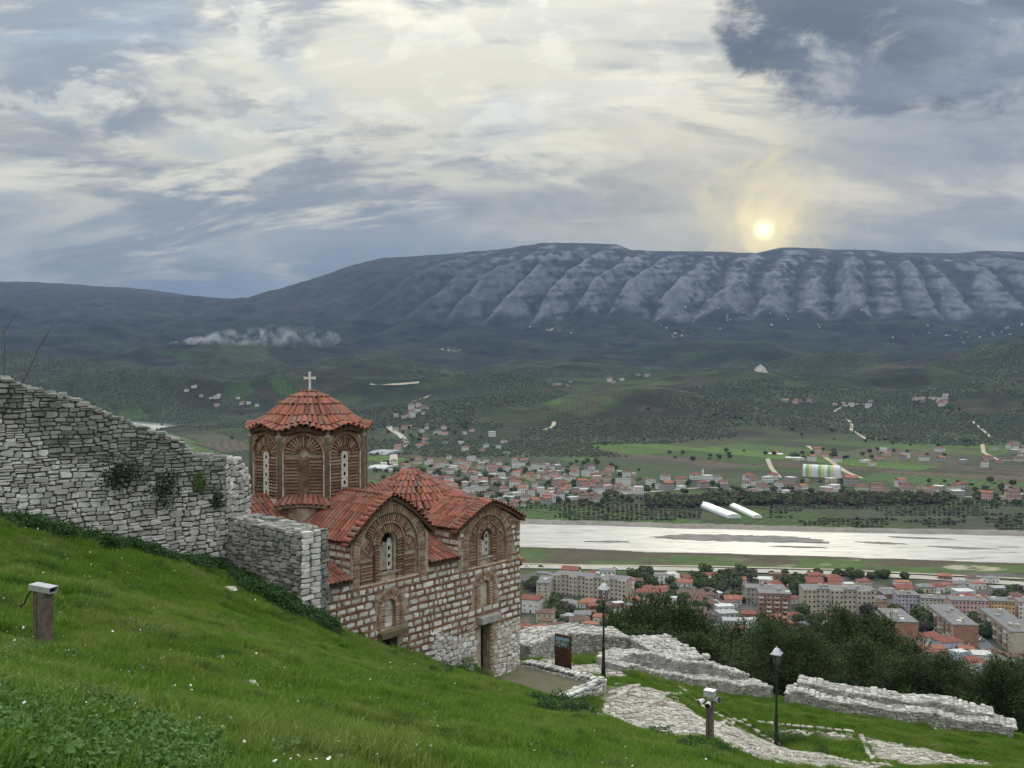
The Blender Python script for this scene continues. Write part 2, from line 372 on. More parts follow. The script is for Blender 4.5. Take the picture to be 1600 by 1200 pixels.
PATHS = [poly_px([(905, 1113), (938, 1090), (962, 1066), (1000, 1070), (1040, 1083), (1100, 1122), (1160, 1135), (1215, 1165), (1300, 1180), (1400, 1199), (1230, 1199), (1180, 1187), (1130, 1167), (1095, 1152), (1050, 1154), (1000, 1142), (950, 1126)], lo=27),
         poly_px([(1055, 1172), (1085, 1168), (1130, 1180), (1165, 1199), (1100, 1199)], lo=20),
         poly_px([(1345, 1150), (1420, 1163), (1550, 1193), (1560, 1199), (1395, 1199), (1362, 1187)], lo=30),
         poly_px([(1180, 1132), (1330, 1146), (1345, 1158), (1215, 1148)], lo=30),
         poly_px([(820, 1020), (860, 1003), (905, 1040), (980, 1042), (990, 1062), (945, 1062), (830, 1045)], lo=39)]
TRAIL = [hit_near(u, v, lo=8) for u, v in ((60, 925), (100, 945), (150, 972), (205, 1000), (260, 1022), (330, 1045), (420, 1062))]
def trail_d(x, y):
    d = np.full(np.shape(x), 9.)
    for a, b in zip(TRAIL, TRAIL[1:]):
        dx, dy = b.x - a.x, b.y - a.y; t = np.clip(((x - a.x) * dx + (y - a.y) * dy) / (dx * dx + dy * dy), 0, 1); d = np.minimum(d, np.hypot(x - a.x - t * dx, y - a.y - t * dy))
    return d + (fbm(x * 2, y * 2, 3, 12) - .5) * .6
def ground():
    xs = np.concatenate([np.arange(-60, -18, 1.0), np.arange(-18, 30, .3), np.arange(30, 90, 1.5)])
    ys = np.concatenate([np.arange(-12, 2, 1.0), np.arange(2, 56, .3), np.arange(56, 120, 1.5), np.arange(120, 440, 8)])
    X, Y = np.meshgrid(xs, ys)
    Z = near_h(X, Y)
    c = np.zeros(X.shape + (4,)); c[..., 3] = 1
    g1 = np.array([.055, .115, .018]); g2 = np.array([.085, .135, .03]); dry = np.array([.11, .10, .05])
    n = fbm(X * .5, Y * .5, 4, 21)[..., None]; c[..., :3] = g1 * (1 - n) + g2 * n
    w = sstep(fbm(X * .9 + 4, Y * .9, 4, 33), .60, .74)[..., None] * .6; c[..., :3] = c[..., :3] * (1 - w) + dry * w
    for p in PATHS:
        m = inside(p, X, Y); c[m, :3] = (.15, .135, .10)
    tr = (1 - sstep(trail_d(X, Y), .08, .3))[..., None] * .8; c[..., :3] = c[..., :3] * (1 - tr) + np.array([.13, .11, .08]) * tr
    far = sstep(Y, 54, 66)[..., None]; c[..., :3] = c[..., :3] * (1 - far) + np.array([.035, .05, .02]) * far
    grid_mesh('castle_hill_ground', X, Y, Z, cover_mat('hill_soil', 3.0, 14., .35, .03), {'cover': c.reshape(-1, 4)})
ground()
# ================================================================== valley, hills and mountain
def _pl(*a): return np.array([x for x, _ in a], float), np.array([y for _, y in a], float)
BASE_D, BASE_Z = _pl((0, 2.5), (1500, 2.5), (1900, 12), (2500, 45), (3200, 85), (4500, 165), (6000, 320), (7000, 520), (9000, 560), (14000, 500))
RIV = [(2600, 560), (1600, 690), (900, 765), (420, 808), (60, 868), (-260, 925), (-560, 1090), (-800, 1420), (-960, 1900), (-960, 2350), (-945, 2560), (-1130, 2760), (-2600, 3050)]
RIVW = [78, 75, 72, 68, 66, 60, 52, 48, 46, 46, 44, 44, 44]
def riv_dist(x, y):
    """signed distance to the river bank (negative in the river)"""
    best = np.full(np.shape(x), 1e9)
    for i in range(len(RIV) - 1):
        (x0, y0), (x1, y1) = RIV[i], RIV[i + 1]; dx, dy = x1 - x0, y1 - y0
        t = np.clip(((x - x0) * dx + (y - y0) * dy) / (dx * dx + dy * dy), 0, 1)
        d = np.hypot(x - x0 - t * dx, y - y0 - t * dy) - (RIVW[i] * (1 - t) + RIVW[i + 1] * t)
        best = np.minimum(best, d)
    return best + (fbm(x * .012, y * .012, 3, 77) - .5) * 22
BUMPS = []
for (u, v, D, sx, sy) in ((330, 543, 4200, 620, 420), (745, 577, 2750, 300, 300), (560, 566, 3350, 320, 300), (1150, 589, 2900, 520, 430), (1640, 523, 3300, 480, 420), (1170, 536, 4600, 520, 330),
                          (900, 552, 4500, 420, 330), (150, 515, 5600, 600, 400), (-60, 483, 6900, 900, 450), (1420, 566, 3100, 300, 260), (640, 600, 2500, 200, 160), (1290, 556, 4100, 300, 260), (480, 540, 4800, 420, 300),
                          (1010, 604, 2450, 300, 200), (60, 555, 3600, 420, 300), (180, 580, 3000, 300, 230), (430, 585, 2900, 260, 200), (1560, 590, 2500, 300, 260)):
    q = P(u, v, D); BUMPS.append((q.x, D, q.z, sx, sy))
RID_U, RID_V = _pl((-700, 425), (-300, 432), (0, 440), (60, 441), (150, 447), (230, 452), (300, 462), (400, 470), (425, 462), (450, 451), (520, 427), (560, 413), (600, 403), (640, 401), (700, 397), (740, 393), (780, 391), (815, 385), (850, 380), (900, 380), (960, 382), (985, 391), (1040, 393), (1100, 393), (1180, 396), (1215, 388), (1245, 387), (1300, 390), (1360, 391), (1385, 395), (1440, 395), (1490, 396), (1540, 392), (1600, 394), (1800, 398), (2300, 405))
YB, YR = 7000.0, 8800.0
def gully(x, y):
    u = 800 + x / np.maximum(y, 1) * F
    k = np.interp(u, [300, 900, 1250, 1450, 2000], [.62, .58, .42, .06, .0])
    s = x - k * (y - YB) + (fbm(x * .0011, y * .0011, 3, 41) - .5) * 420
    per = 330.0
    ph = s / per; fr = ph - np.floor(ph)
    amp = .65 + .7 * _hash(np.floor(ph), np.zeros_like(ph), 3)
    spur = (1 - np.abs(2 * fr - 1) ** 1.35) * amp
    s2 = s / 61. + fbm(x * .004, y * .004, 2, 43) * 3; f2 = s2 - np.floor(s2)
    return spur, (1 - (2 * f2 - 1) ** 2)
def val_h(x, y):
    x = np.asarray(x, float); y = np.asarray(y, float)
    z = np.interp(y, BASE_D, BASE_Z)
    z0 = z.copy()
    for (bx, by, bz, sx, sy) in BUMPS:
        b0 = float(np.interp(by, BASE_D, BASE_Z)); g = np.exp(-((x - bx) / sx) ** 2 - ((y - by) / sy) ** 2)
        z = np.maximum(z, z0 + (bz - b0) * g) * .75 + (z0 + (z - z0) + (bz - b0) * g * .35) * .25 if False else np.maximum(z, z0 * 1.0 + (bz - b0) * g)
    rough = sstep(y, 1750, 3200)
    rdg = 1 - np.abs(2 * fbm(x * .0012, y * .0016, 4, 11) - 1)
    z = z + rough * ((rdg - .72) * np.interp(y, [1800, 3000, 6500], [30, 75, 150]) + (fbm(x * .006, y * .006, 4, 15) - .5) * np.interp(y, [1800, 6500], [16, 60]))
    # mountain
    u = 800 + x / np.maximum(y, 1) * F
    zr = CAMZ + (VH - np.interp(800 + x / YR * F, RID_U, RID_V)) / F * YR
    t = (y - YB) / (YR - YB)
    spur, s2 = gully(x, y)
    rocky = sstep(u, 430, 780)
    te = np.clip(t + .07 * (spur - .5) * rocky * sstep(t, -.2, .0) * (1 - sstep(t, .25, .7)), -.5, 1)
    g = np.clip(te, 0, 1); g = np.interp(g, [0, .12, .35, .7, .92, 1], [0, .2, .5, .82, .97, 1])
    zm = z + (zr - z) * g
    env = sstep(t, .0, .10) * (1 - sstep(t, .45, .9)) * (.35 + .65 * rocky)
    zm = zm + env * ((spur - .6) * 92 + (s2 - .5) * 16 + (fbm(x * .006, y * .006, 4, 51) - .5) * 60)
    zm = zm + sstep(t, .0, .3) * (fbm(x * .012, y * .004, 3, 53) - .5) * 16
    zb = zr - np.maximum(y - YR, 0) * .45
    z = np.where(t > -.15, np.where(t > 1, zb, zm), z)
    rd = riv_dist(x, y)
    z = np.where(y < 3300, np.minimum(z, 2.5 + np.maximum(rd, 0) * .10 + 300 * sstep(y, 2750, 3300) ** 2), z)
    z = np.where(y < 3200, np.where(rd < 6, -2.5 + (z + 2.5) * sstep(rd, -14, 6), z), z)
    return z
def vh1(x, y): return float(val_h(np.array([x]), np.array([y]))[0])
_DS = np.concatenate([np.arange(330, 2000, 4.), np.arange(2000, 9000, 12.)])
def hit(u, v):
    """where the line of sight through a photo pixel meets the valley"""
    d = px_dir(u, v); k = _DS / d.y; g = CAMZ + d.z * k - val_h(d.x * k, _DS); i = int(np.argmax(g < 0)); D = _DS[i] if g[i] < 0 else _DS[-1]
    q = P(u, v, D); q.z = vh1(q.x, q.y); return q

def field_colour(x, y):
    """patchwork of fields on the valley floor, scrub and groves on the hills (linear colours)"""
    ang = .42 + .5 * np.round(3 * fbm(x * .0009, y * .0009, 2, 61)) / 3
    a = x * np.cos(ang) + y * np.sin(ang); b = -x * np.sin(ang) + y * np.cos(ang)
    row = np.floor(b / 210); a2 = a + 300 * _hash(row, row * 0, 4); wdt = 45 + 70 * _hash(row, row * 0, 6)
    cell = np.floor(a2 / wdt); h = _hash(cell, row, 8); h2 = _hash(cell, row, 9)
    pal = np.array([(.058, .098, .030), (.085, .145, .032), (.062, .075, .034), (.095, .078, .055), (.050, .066, .032), (.072, .115, .034), (.056, .072, .036), (.082, .088, .045)])
    c = pal[np.clip((h * 8).astype(int), 0, 7)] * (.8 + .4 * h2)[..., None]
    edge = np.minimum((a2 / wdt - cell), 1 - (a2 / wdt - cell)) * wdt
    c = np.where((edge < 3.)[..., None], np.array([.035, .045, .024]), c)
    rows = (.82 + .18 * np.sin(b * (.5 + h * .5)))[..., None]; c = c * rows
    scrub = np.array([.034, .044, .024]); wood = np.array([.036, .034, .026]); grass = np.array([.062, .088, .034]); bare = np.array([.085, .072, .052])
    n = fbm(x * .0022, y * .003, 5, 71)[..., None]; n2 = fbm(x * .006, y * .008, 4, 73)[..., None]
    hc = scrub * (1 - sstep(n, .42, .58)) + wood * sstep(n, .42, .58)
    hc = hc * (1 - sstep(n2, .54, .64) * .8) + grass * sstep(n2, .54, .64) * .8
    n3 = fbm(x * .009 + 3, y * .012, 4, 75)[..., None]; hc = hc * (1 - sstep(n3, .62, .72) * .7) + bare * sstep(n3, .62, .72) * .7
    pf = (sstep(vnoise(x * .003, y * .003, 81), .62, .7) * (y < 4200))[..., None]; hc = hc * (1 - pf * .7) + c * pf * .7
    k = sstep(y + (fbm(x * .002, y * .002, 3, 83) - .5) * 700, 1850, 2150)[..., None]
    gv = sstep(fbm(x * .0035, y * .0035, 3, 201) - np.interp(y, [1600, 2000, 2300, 4200], [.58, .47, .42, .45]), -.03, .03)[..., None] * (y < 4300)[..., None]
    out = c * (1 - k) + hc * (np.interp(y, [2000, 3500, 5500], [.76, .58, .42])[..., None]) * k
    return out * (1 - gv * .75) + np.array([.044, .054, .030]) * gv * .75
def valley():
    us = np.concatenate([np.arange(-560, 0, 8.), np.arange(0, 1600, 2.6), np.arange(1600, 2160, 8.)])
    def sheet(name, Ds, matr, mountain=False):
        U, D = np.meshgrid(us, Ds); X = (U - 800) / F * D; Z = val_h(X, D)
        c = np.ones(X.shape + (4,)); c[..., :3] = field_colour(X, D)
        rd = riv_dist(X, D); nr = (D < 3200)
        gv = (nr & (rd < 10)); c[gv, :3] = (.20, .19, .165)
        near_bank = nr & (rd >= 6) & (D < np.interp(X, [-600, 60, 420, 900], [1000, 860, 800, 760])) & (D > 600)
        nb = fbm(X * .02, D * .03, 4, 91)[..., None]
        br = np.array([.078, .064, .045]); gn = np.array([.062, .10, .032]); sd = np.array([.30, .27, .20])
        nb = nb + .10 * (1 - sstep(rd, 20, 60))[..., None] * -1 + .11; cc = br * (1 - sstep(nb, .4, .52)) + gn * sstep(nb, .4, .52); w = sstep(fbm(X * .03 + 9, D * .06, 4, 93), .66, .72)[..., None] * sstep(X, 120, 320)[..., None]
        cc = cc * (1 - w) + sd * w
        cc = np.where((rd < 15)[..., None], br * .9, cc)
        c[..., :3] = np.where(near_bank[..., None], cc, c[..., :3])
        town = (D < 700); tn = fbm(X * .03, D * .03, 4, 95)[..., None]
        c[..., :3] = np.where(town[..., None], np.array([.10, .095, .085]) * (1 - sstep(tn, .45, .55)) + np.array([.05, .06, .032]) * sstep(tn, .45, .55), c[..., :3])
        if mountain:
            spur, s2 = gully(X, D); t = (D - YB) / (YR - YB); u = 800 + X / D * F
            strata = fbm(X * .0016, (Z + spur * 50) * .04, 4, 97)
            fine = fbm(X * .02, Z * .03, 5, 99); gully_shade = np.clip(spur / .55, 0, 1) ** .8  # gullies darkened: shade between the spurs put into the rock colour
            rk = sstep(.62 - np.abs(t - .14) * .72 + (spur - .6) * .36 + (strata - .5) * .75 + (fine - .5) * 1.3, .22, .62) * (.22 + .78 * gully_shade) * sstep(u, 560, 880) * sstep(t, .0, .04) * (1 - sstep(t, .8, 1.0)) * .8
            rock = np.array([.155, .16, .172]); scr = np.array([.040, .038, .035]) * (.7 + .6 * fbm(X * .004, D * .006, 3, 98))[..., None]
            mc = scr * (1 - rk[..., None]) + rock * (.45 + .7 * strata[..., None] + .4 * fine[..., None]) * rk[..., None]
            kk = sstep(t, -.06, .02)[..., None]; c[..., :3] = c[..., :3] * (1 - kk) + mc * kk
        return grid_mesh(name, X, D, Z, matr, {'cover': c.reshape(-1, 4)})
    sheet('valley_floor', np.concatenate([np.geomspace(170, 560, 20), np.geomspace(570, 2000, 260)]), cover_mat('valley_cover', .05, .25, .28))
    sheet('hills', np.geomspace(2000, 6650, 330), cover_mat('hill_cover', .02, .09, .38, 6.))
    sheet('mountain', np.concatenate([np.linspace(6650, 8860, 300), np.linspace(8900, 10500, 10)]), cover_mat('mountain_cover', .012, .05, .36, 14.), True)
    # water: one sheet following the river
    U = MB(); pts = []
    n = 160; L = np.linspace(0, len(RIV) - 1.001, n)
    for l in L:
        i = int(l); f = l - i; a, b = RIV[i], RIV[i + 1]; w = (RIVW[i] * (1 - f) + RIVW[i + 1] * f) + 16
        t = Vector((b[0] - a[0], b[1] - a[1], 0)).normalized()
        if i > 0 and f < .5: p = RIV[i - 1]; t = (t * (.5 + f) + Vector((a[0] - p[0], a[1] - p[1], 0)).normalized() * (.5 - f)).normalized()
        if i < len(RIV) - 2 and f >= .5: p = RIV[i + 2]; t = (t * (1.5 - f) + Vector((p[0] - b[0], p[1] - b[1], 0)).normalized() * (f - .5)).normalized()
        c = Vector((a[0] * (1 - f) + b[0] * f, a[1] * (1 - f) + b[1] * f, 0)); m = Vector((-t.y, t.x, 0)); pts += [c + m * w, c - m * w]
    U.add(pts, [(2 * i, 2 * i + 1, 2 * i + 3, 2 * i + 2) for i in range(n - 1)])
    m = bpy.data.materials.new('river_water'); m.use_nodes = True; T = NT(m.node_tree); b = T.n['Principled BSDF']
    geo = T.node('ShaderNodeNewGeometry').outputs['Position']
    mp = T.node('ShaderNodeMapping'); mp.inputs['Scale'].default_value = (.03, .14, .1); mp.inputs['Rotation'].default_value = (0, 0, .12); T.l.new(geo, mp.inputs[0])
    mp2 = T.node('ShaderNodeMapping'); mp2.inputs['Scale'].default_value = (.012, .085, .1); mp2.inputs['Rotation'].default_value = (0, 0, .10); T.l.new(geo, mp2.inputs[0])
    wc = T.mix(T.smooth(T.noise(mp.outputs[0], 1.0, 7, .68), .40, .62), (.46, .45, .42), (.34, .335, .31))
    wc = T.mix(T.smooth(T.noise(mp2.outputs[0], 1.0, 8, .68, .4), .585, .63), wc, (.20, .19, .17))
    T.put(b.inputs['Base Color'], wc)
    b.inputs['Roughness'].default_value = .5; b.inputs['Specular IOR Level'].default_value = .45; b.inputs['IOR'].default_value = 1.33
    bn = T.node('ShaderNodeBump'); bn.inputs['Strength'].default_value = .5; bn.inputs['Distance'].default_value = .6; T.l.new(T.noise(mp.outputs[0], 3., 6, .7), bn.inputs['Height']); T.l.new(bn.outputs[0], b.inputs['Normal'])
    U.build('river_water', m, None, kind='structure')
    # gravel bar in the stream
    M_BAR = mat('wet_gravel', (.20, .19, .17), .9, .35, .08, 0, col2=(.13, .125, .115))
    for poly in ([(1000, 839), (1050, 834.5), (1120, 834), (1180, 836), (1240, 839), (1290, 843.5), (1310, 849), (1260, 848), (1200, 847.5), (1120, 845), (1050, 842)], [(1330, 846), (1380, 847), (1425, 850.5), (1380, 850)], [(1440, 853), (1500, 854), (1570, 859), (1500, 857.5)], [(1380, 838), (1450, 840), (1500, 843.5), (1430, 842)], [(905, 846), (960, 845), (990, 847), (950, 848)], [(1200, 853), (1260, 853.5), (1300, 856), (1250, 855.5)]):
        W = []
        for u, v in poly: d = px_dir(u, v); k = -(CAMZ - .1) / d.z; W.append((d.x * k, d.y * k))
        cx = sum(a for a, _ in W) / len(W); cy = sum(b for _, b in W) / len(W); G = MB(); fine = []; kx = 9 if len(poly) > 5 else 7
        for i in range(len(W)):
            a, b2 = W[i], W[(i + 1) % len(W)]
            for k in range(kx): f = k / kx; j = (float(vnoise(i * 3.1 + k * .7, cx, 5)) - .5) * (11 if len(poly) > 5 else 5); fine.append((a[0] * (1 - f) + b2[0] * f + j, a[1] * (1 - f) + b2[1] * f + j))
        N = len(fine); v = [(x, y, -.2) for x, y in fine] + [(cx + (x - cx) * .8, cy + (y - cy) * .8, .45) for x, y in fine] + [(cx, cy, .6)]
        G.add(v, [(i, (i + 1) % N, N + (i + 1) % N, N + i) for i in range(N)] + [(N + i, N + (i + 1) % N, 2 * N) for i in range(N)]); G.build('gravel_bar', M_BAR, None, kind='structure')
valley()
M_ROAD = mat('pale_road', (.40, .38, .34), .9, .2, .1); M_TRACK = mat('dirt_track', (.42, .37, .28), .95, .25, .08); M_ASPH = mat('asphalt', (.17, .17, .17), .9, .2, .2)
def strip(name, pts, w, m, lift=.5, px=True, step=12.):
    """road laid over the valley"""
    W = [hit(u, v) for u, v in pts] if px else [Vector((x, y, 0)) for x, y in pts]
    L = []
    for a, b in zip(W, W[1:]):
        n = max(2, int((b - a).length / step))
        L += [a.lerp(b, i / n) for i in range(n)]
    L.append(W[-1]); v = []
    for i, p in enumerate(L):
        t = (L[min(i + 1, len(L) - 1)] - L[max(i - 1, 0)]); t.z = 0; t.normalize(); s = Vector((-t.y, t.x, 0)) * w / 2
        for q in (p + s, p - s): v.append((q.x, q.y, vh1(q.x, q.y) + lift))
    B = MB(); B.add(v, [(2 * i, 2 * i + 1, 2 * i + 3, 2 * i + 2) for i in range(len(L) - 1)])
    o = B.build(name, m, None, kind='structure'); return o
def roads():
    strip('river_road', [(560, 882), (790, 886), (900, 889), (1100, 892), (1300, 897), (1450, 905), (1600, 915), (1750, 925)], 13, M_ROAD, .6)
    strip('embankment_path', [(560, 878), (790, 882), (900, 884), (1100, 886.5), (1300, 891), (1450, 898), (1600, 907)], 4, M_TRACK, .6)
    strip('street', [(1048, 893), (1062, 905), (1090, 922), (1112, 938), (1140, 960), (1163, 985)], 6, M_ROAD, .5)
    strip('street', [(1502, 965), (1515, 990), (1540, 1015), (1575, 1035)], 9, M_ASPH, .5)
    strip('street', [(1430, 968), (1436, 990), (1440, 1005)], 9, M_ASPH, .5)
    strip('street', [(838, 945), (850, 936), (872, 929), (1000, 940), (1150, 968)], 7, M_ASPH, .5)
    strip('country_road', [(615, 728), (615, 708), (618, 704), (637, 692), (625, 680), (612, 672), (606, 664)], 13, M_ROAD)
    strip('country_road', [(600, 760), (640, 756), (680, 775)], 9, M_ROAD)
    strip('dirt_track', [(1345, 748), (1322, 738), (1300, 722), (1275, 706), (1262, 697)], 8, M_TRACK)
    strip('dirt_track', [(1199, 717), (1206, 733), (1218, 747)], 7, M_TRACK)
    strip('dirt_track', [(1356, 689), (1343, 680), (1330, 673), (1331, 663), (1324, 656)], 7, M_TRACK, 1.2)
    strip('dirt_track', [(1302, 645), (1315, 637), (1340, 632), (1358, 633)], 7, M_TRACK, 1.2)
    strip('dirt_track', [(850, 673), (864, 668), (866, 661)], 9, M_TRACK, 1.2)
    strip('dirt_track', [(1520, 660), (1535, 673), (1548, 684)], 7, M_TRACK, 1.2)
    strip('dirt_track', [(1535, 695), (1537, 708), (1560, 720), (1600, 722)], 7, M_TRACK, 1.)
    strip('village_road', [(880, 774), (950, 775), (1010, 770), (1075, 764), (1110, 762), (1200, 770), (1330, 775), (1450, 776), (1560, 778), (1600, 772)], 7, M_ROAD)
    strip('dirt_track', [(578, 604), (620, 603), (655, 601)], 9, M_TRACK, 1.5)
    strip('dirt_track', [(645, 628), (668, 620), (672, 619)], 8, M_TRACK, 1.5)
roads()
# ================================================================== masonry helpers
def pillow(c, w, h, d, o, jit=.18, n8=True):
    """one dressed or rubble stone on a wall face; c = centre (a, b) in the face, o(a, b, out) -> point"""
    hw, hh = w / 2, h / 2; k = min(hw, hh) * .38
    ring = [(-hw + k, -hh), (hw - k, -hh), (hw, -hh + k), (hw, hh - k), (hw - k, hh), (-hw + k, hh), (-hw, hh - k), (-hw, -hh + k)]
    jx = min(w, h) * jit; ring = [(x + random.uniform(-jx, jx), y + random.uniform(-jx, jx)) for x, y in ring]
    tl = random.uniform(-.06, .06); ins = .80; m = .94
    v = [o(c[0] + x, c[1] + y, -.03) for x, y in ring] + [o(c[0] + x * m, c[1] + y * m, d * .62) for x, y in ring] + [o(c[0] + x * ins, c[1] + y * ins, d + x * tl) for x, y in ring]
    f = [(i, (i + 1) % 8, 8 + (i + 1) % 8, 8 + i) for i in range(8)] + [(8 + i, 8 + (i + 1) % 8, 16 + (i + 1) % 8, 16 + i) for i in range(8)] + [tuple(range(16, 24))]
    return v, f
def place(items, parent, matr, name, limit, rest_name):
    """items = (verts, faces, score): the largest become objects of their own, the rest one joined part"""
    items = sorted(items, key=lambda t: -t[2]); B = MB()
    for i, (v, f, sc) in enumerate(items):
        if i < limit and sc > 0:
            c = sum((Vector(p) for p in v), Vector()) / len(v)
            m = MB(); m.add([Vector(p) - c for p in v], f); o = m.build(name, matr, parent); o.location = c
        else: B.add(v, f)
    if B.f: B.build(rest_name, matr, parent, kind='stuff')
def rubble(x0, x1, bot, top, hmin, hmax, wmin, wmax, o, depth=.06, gap=.02, mask=None, jit=.16):
    """coursed rubble between bot(x) and top(x); returns list of (verts, faces, w*h, (x, z))"""
    out = []; zmin = min(bot(x) for x in np.linspace(x0, x1, 40)); zmax = max(top(x) for x in np.linspace(x0, x1, 40)); z = zmin; ph = random.random() * 9
    while z < zmax:
        h = random.uniform(hmin, hmax); x = x0 - random.uniform(0, wmin)
        while x < x1:
            w = random.uniform(wmin, wmax); xc = x + w / 2; hh = h * random.uniform(.8, 1.08); zc = z + h / 2 + .06 * math.sin(xc * 1.3 + ph) + .04 * math.sin(xc * 3.1 + z) 
            ww = min(x + w, x1) - max(x, x0); xc = (min(x + w, x1) + max(x, x0)) / 2
            if ww > .08 and zc - hh * .3 > bot(xc) and zc + hh * .45 < top(xc) + hh * .35 and (mask is None or mask(xc, zc)):
                if random.random() < .22 and hh > hmin * 1.1:      # two thin stones instead of one
                    for s in (-1, 1):
                        v, f = pillow((xc, zc + s * hh / 4), ww - gap, hh / 2 - gap, depth * random.uniform(.5, 1.2), o, jit); out.append((v, f, ww * hh / 2, (xc, zc)))
                else:
                    v, f = pillow((xc, zc), ww - gap, hh - gap, depth * random.uniform(.5, 1.3), o, jit); out.append((v, f, ww * hh, (xc, zc)))
            x += w
        z += h
    return out
# ================================================================== the church
TH = math.radians(50.4); EX = Vector((math.cos(TH), math.sin(TH), 0)); EY = Vector((-math.sin(TH), math.cos(TH), 0))
CR = P(812, 1045, 40.0)
church = thing('church', 'byzantine church of banded brick and white stone with red tiled dome', 'church', CR, TH)
T0, TA, TB, TC, TD = -11.9, -9.2, -5.42, -3.75, 0.0
SC_ = 4.6; S1 = 9.2; C1 = (TA + TB) / 2; C2 = (TC + TD) / 2
E1, A1, E2, A2, EB = 6.45, 7.80, 6.22, 7.02, 5.2
def barrel(x, hw, ze, za):
    q = min(1, abs(x) / hw); return ze + (za - ze) * (.45 * (1 - q) + .55 * math.cos(math.pi / 2 * q))
def g1(t): return barrel(t - C1, (TB - TA) / 2, E1, A1)
def g2(t): return barrel(t - C2, (TD - TC) / 2, E2, A2)
def cw(t, s, z): return CR + EX * t + EY * s + Vector((0, 0, z))
def ftop(t):
    if t < TA: return EB
    if t <= TB: return g1(t)
    if t < TC: return EB
    return g2(t)
TILES = []     # (part, matrix)
def tile_mesh():
    n = 5; r0, r1, L, th = .098, .080, .47, .022; v = []; f = []
    for (y, r) in ((0, r0), (L, r1), (0, r0 - th), (L, r1 - th)):
        for k in range(n + 1): a = math.pi * k / n; v.append((r * math.cos(a), y, r * math.sin(a) * .92))
    m = n + 1
    for k in range(n):
        f += [(k, k + 1, m + k + 1, m + k)[::-1], (2 * m + k, 2 * m + k + 1, k + 1, k)[::-1], (2 * m + k, 3 * m + k, 3 * m + k + 1, 2 * m + k + 1)[::-1]]
    B = MB(); B.add(v, f, 0.0); return B
def tile_at(part, lo, hi, nrm, wx=1.0, ly=None):
    """tile whose lower end sits at lo and whose axis runs to hi"""
    y = (hi - lo); L = y.length; y.normalize(); x = y.cross(nrm).normalized(); z = x.cross(y)
    M = Matrix((x * wx, y * ((L + .07) / .47), z)).transposed().to_4x4(); M.translation = lo + z * .018
    TILES.append((part, M @ Matrix.Rotation(random.gauss(0, .02), 4, 'Z')))
def tile_rows(part, pts_fn, ncol, nrow, nrm_fn, wx=1.0):
    """pts_fn(col 0..1, k 0..1) -> point from the eave (k=0) up to the ridge (k=1)"""
    for i in range(ncol):
        a = (i + .5) / ncol
        for j in range(nrow):
            lo = pts_fn(a, j / nrow); hi = pts_fn(a, (j + 1) / nrow)
            lo = lo + Vector((random.gauss(0, .006), random.gauss(0, .006), random.gauss(0, .006)))
            tile_at(part, lo, hi, nrm_fn(a, (j + .5) / nrow), wx)
def voussoirs(B, c, zc, r0, r1, a0, a1, n, y0, y1, fill=.62, k=1.0):
    """ring of radial bricks in the x-z plane between depths y0 (front) and y1"""
    for i in range(n):
        a = a0 + (a1 - a0) * (i + .5) / n; da = (a1 - a0) / n * fill / 2; e = random.uniform(-.012, .012)
        v = [(c + r * math.cos(b), y, zc + k * r * math.sin(b)) for y in (y0 + e, y1) for (r, b) in ((r0, a - da), (r1, a - da), (r1, a + da), (r0, a + da))]
        B.add(v, BOXF)
def hband(B, x0, x1, z, h, y0, y1, L=.28):
    x = x0
    while x < x1 - .02:
        w = min(random.uniform(.75, 1.2) * L, x1 - x); e = random.uniform(-.01, .01)
        B.box(x, x + w - .015, y0 + e, y1, z + random.uniform(-.006, .006), z + h); x += w
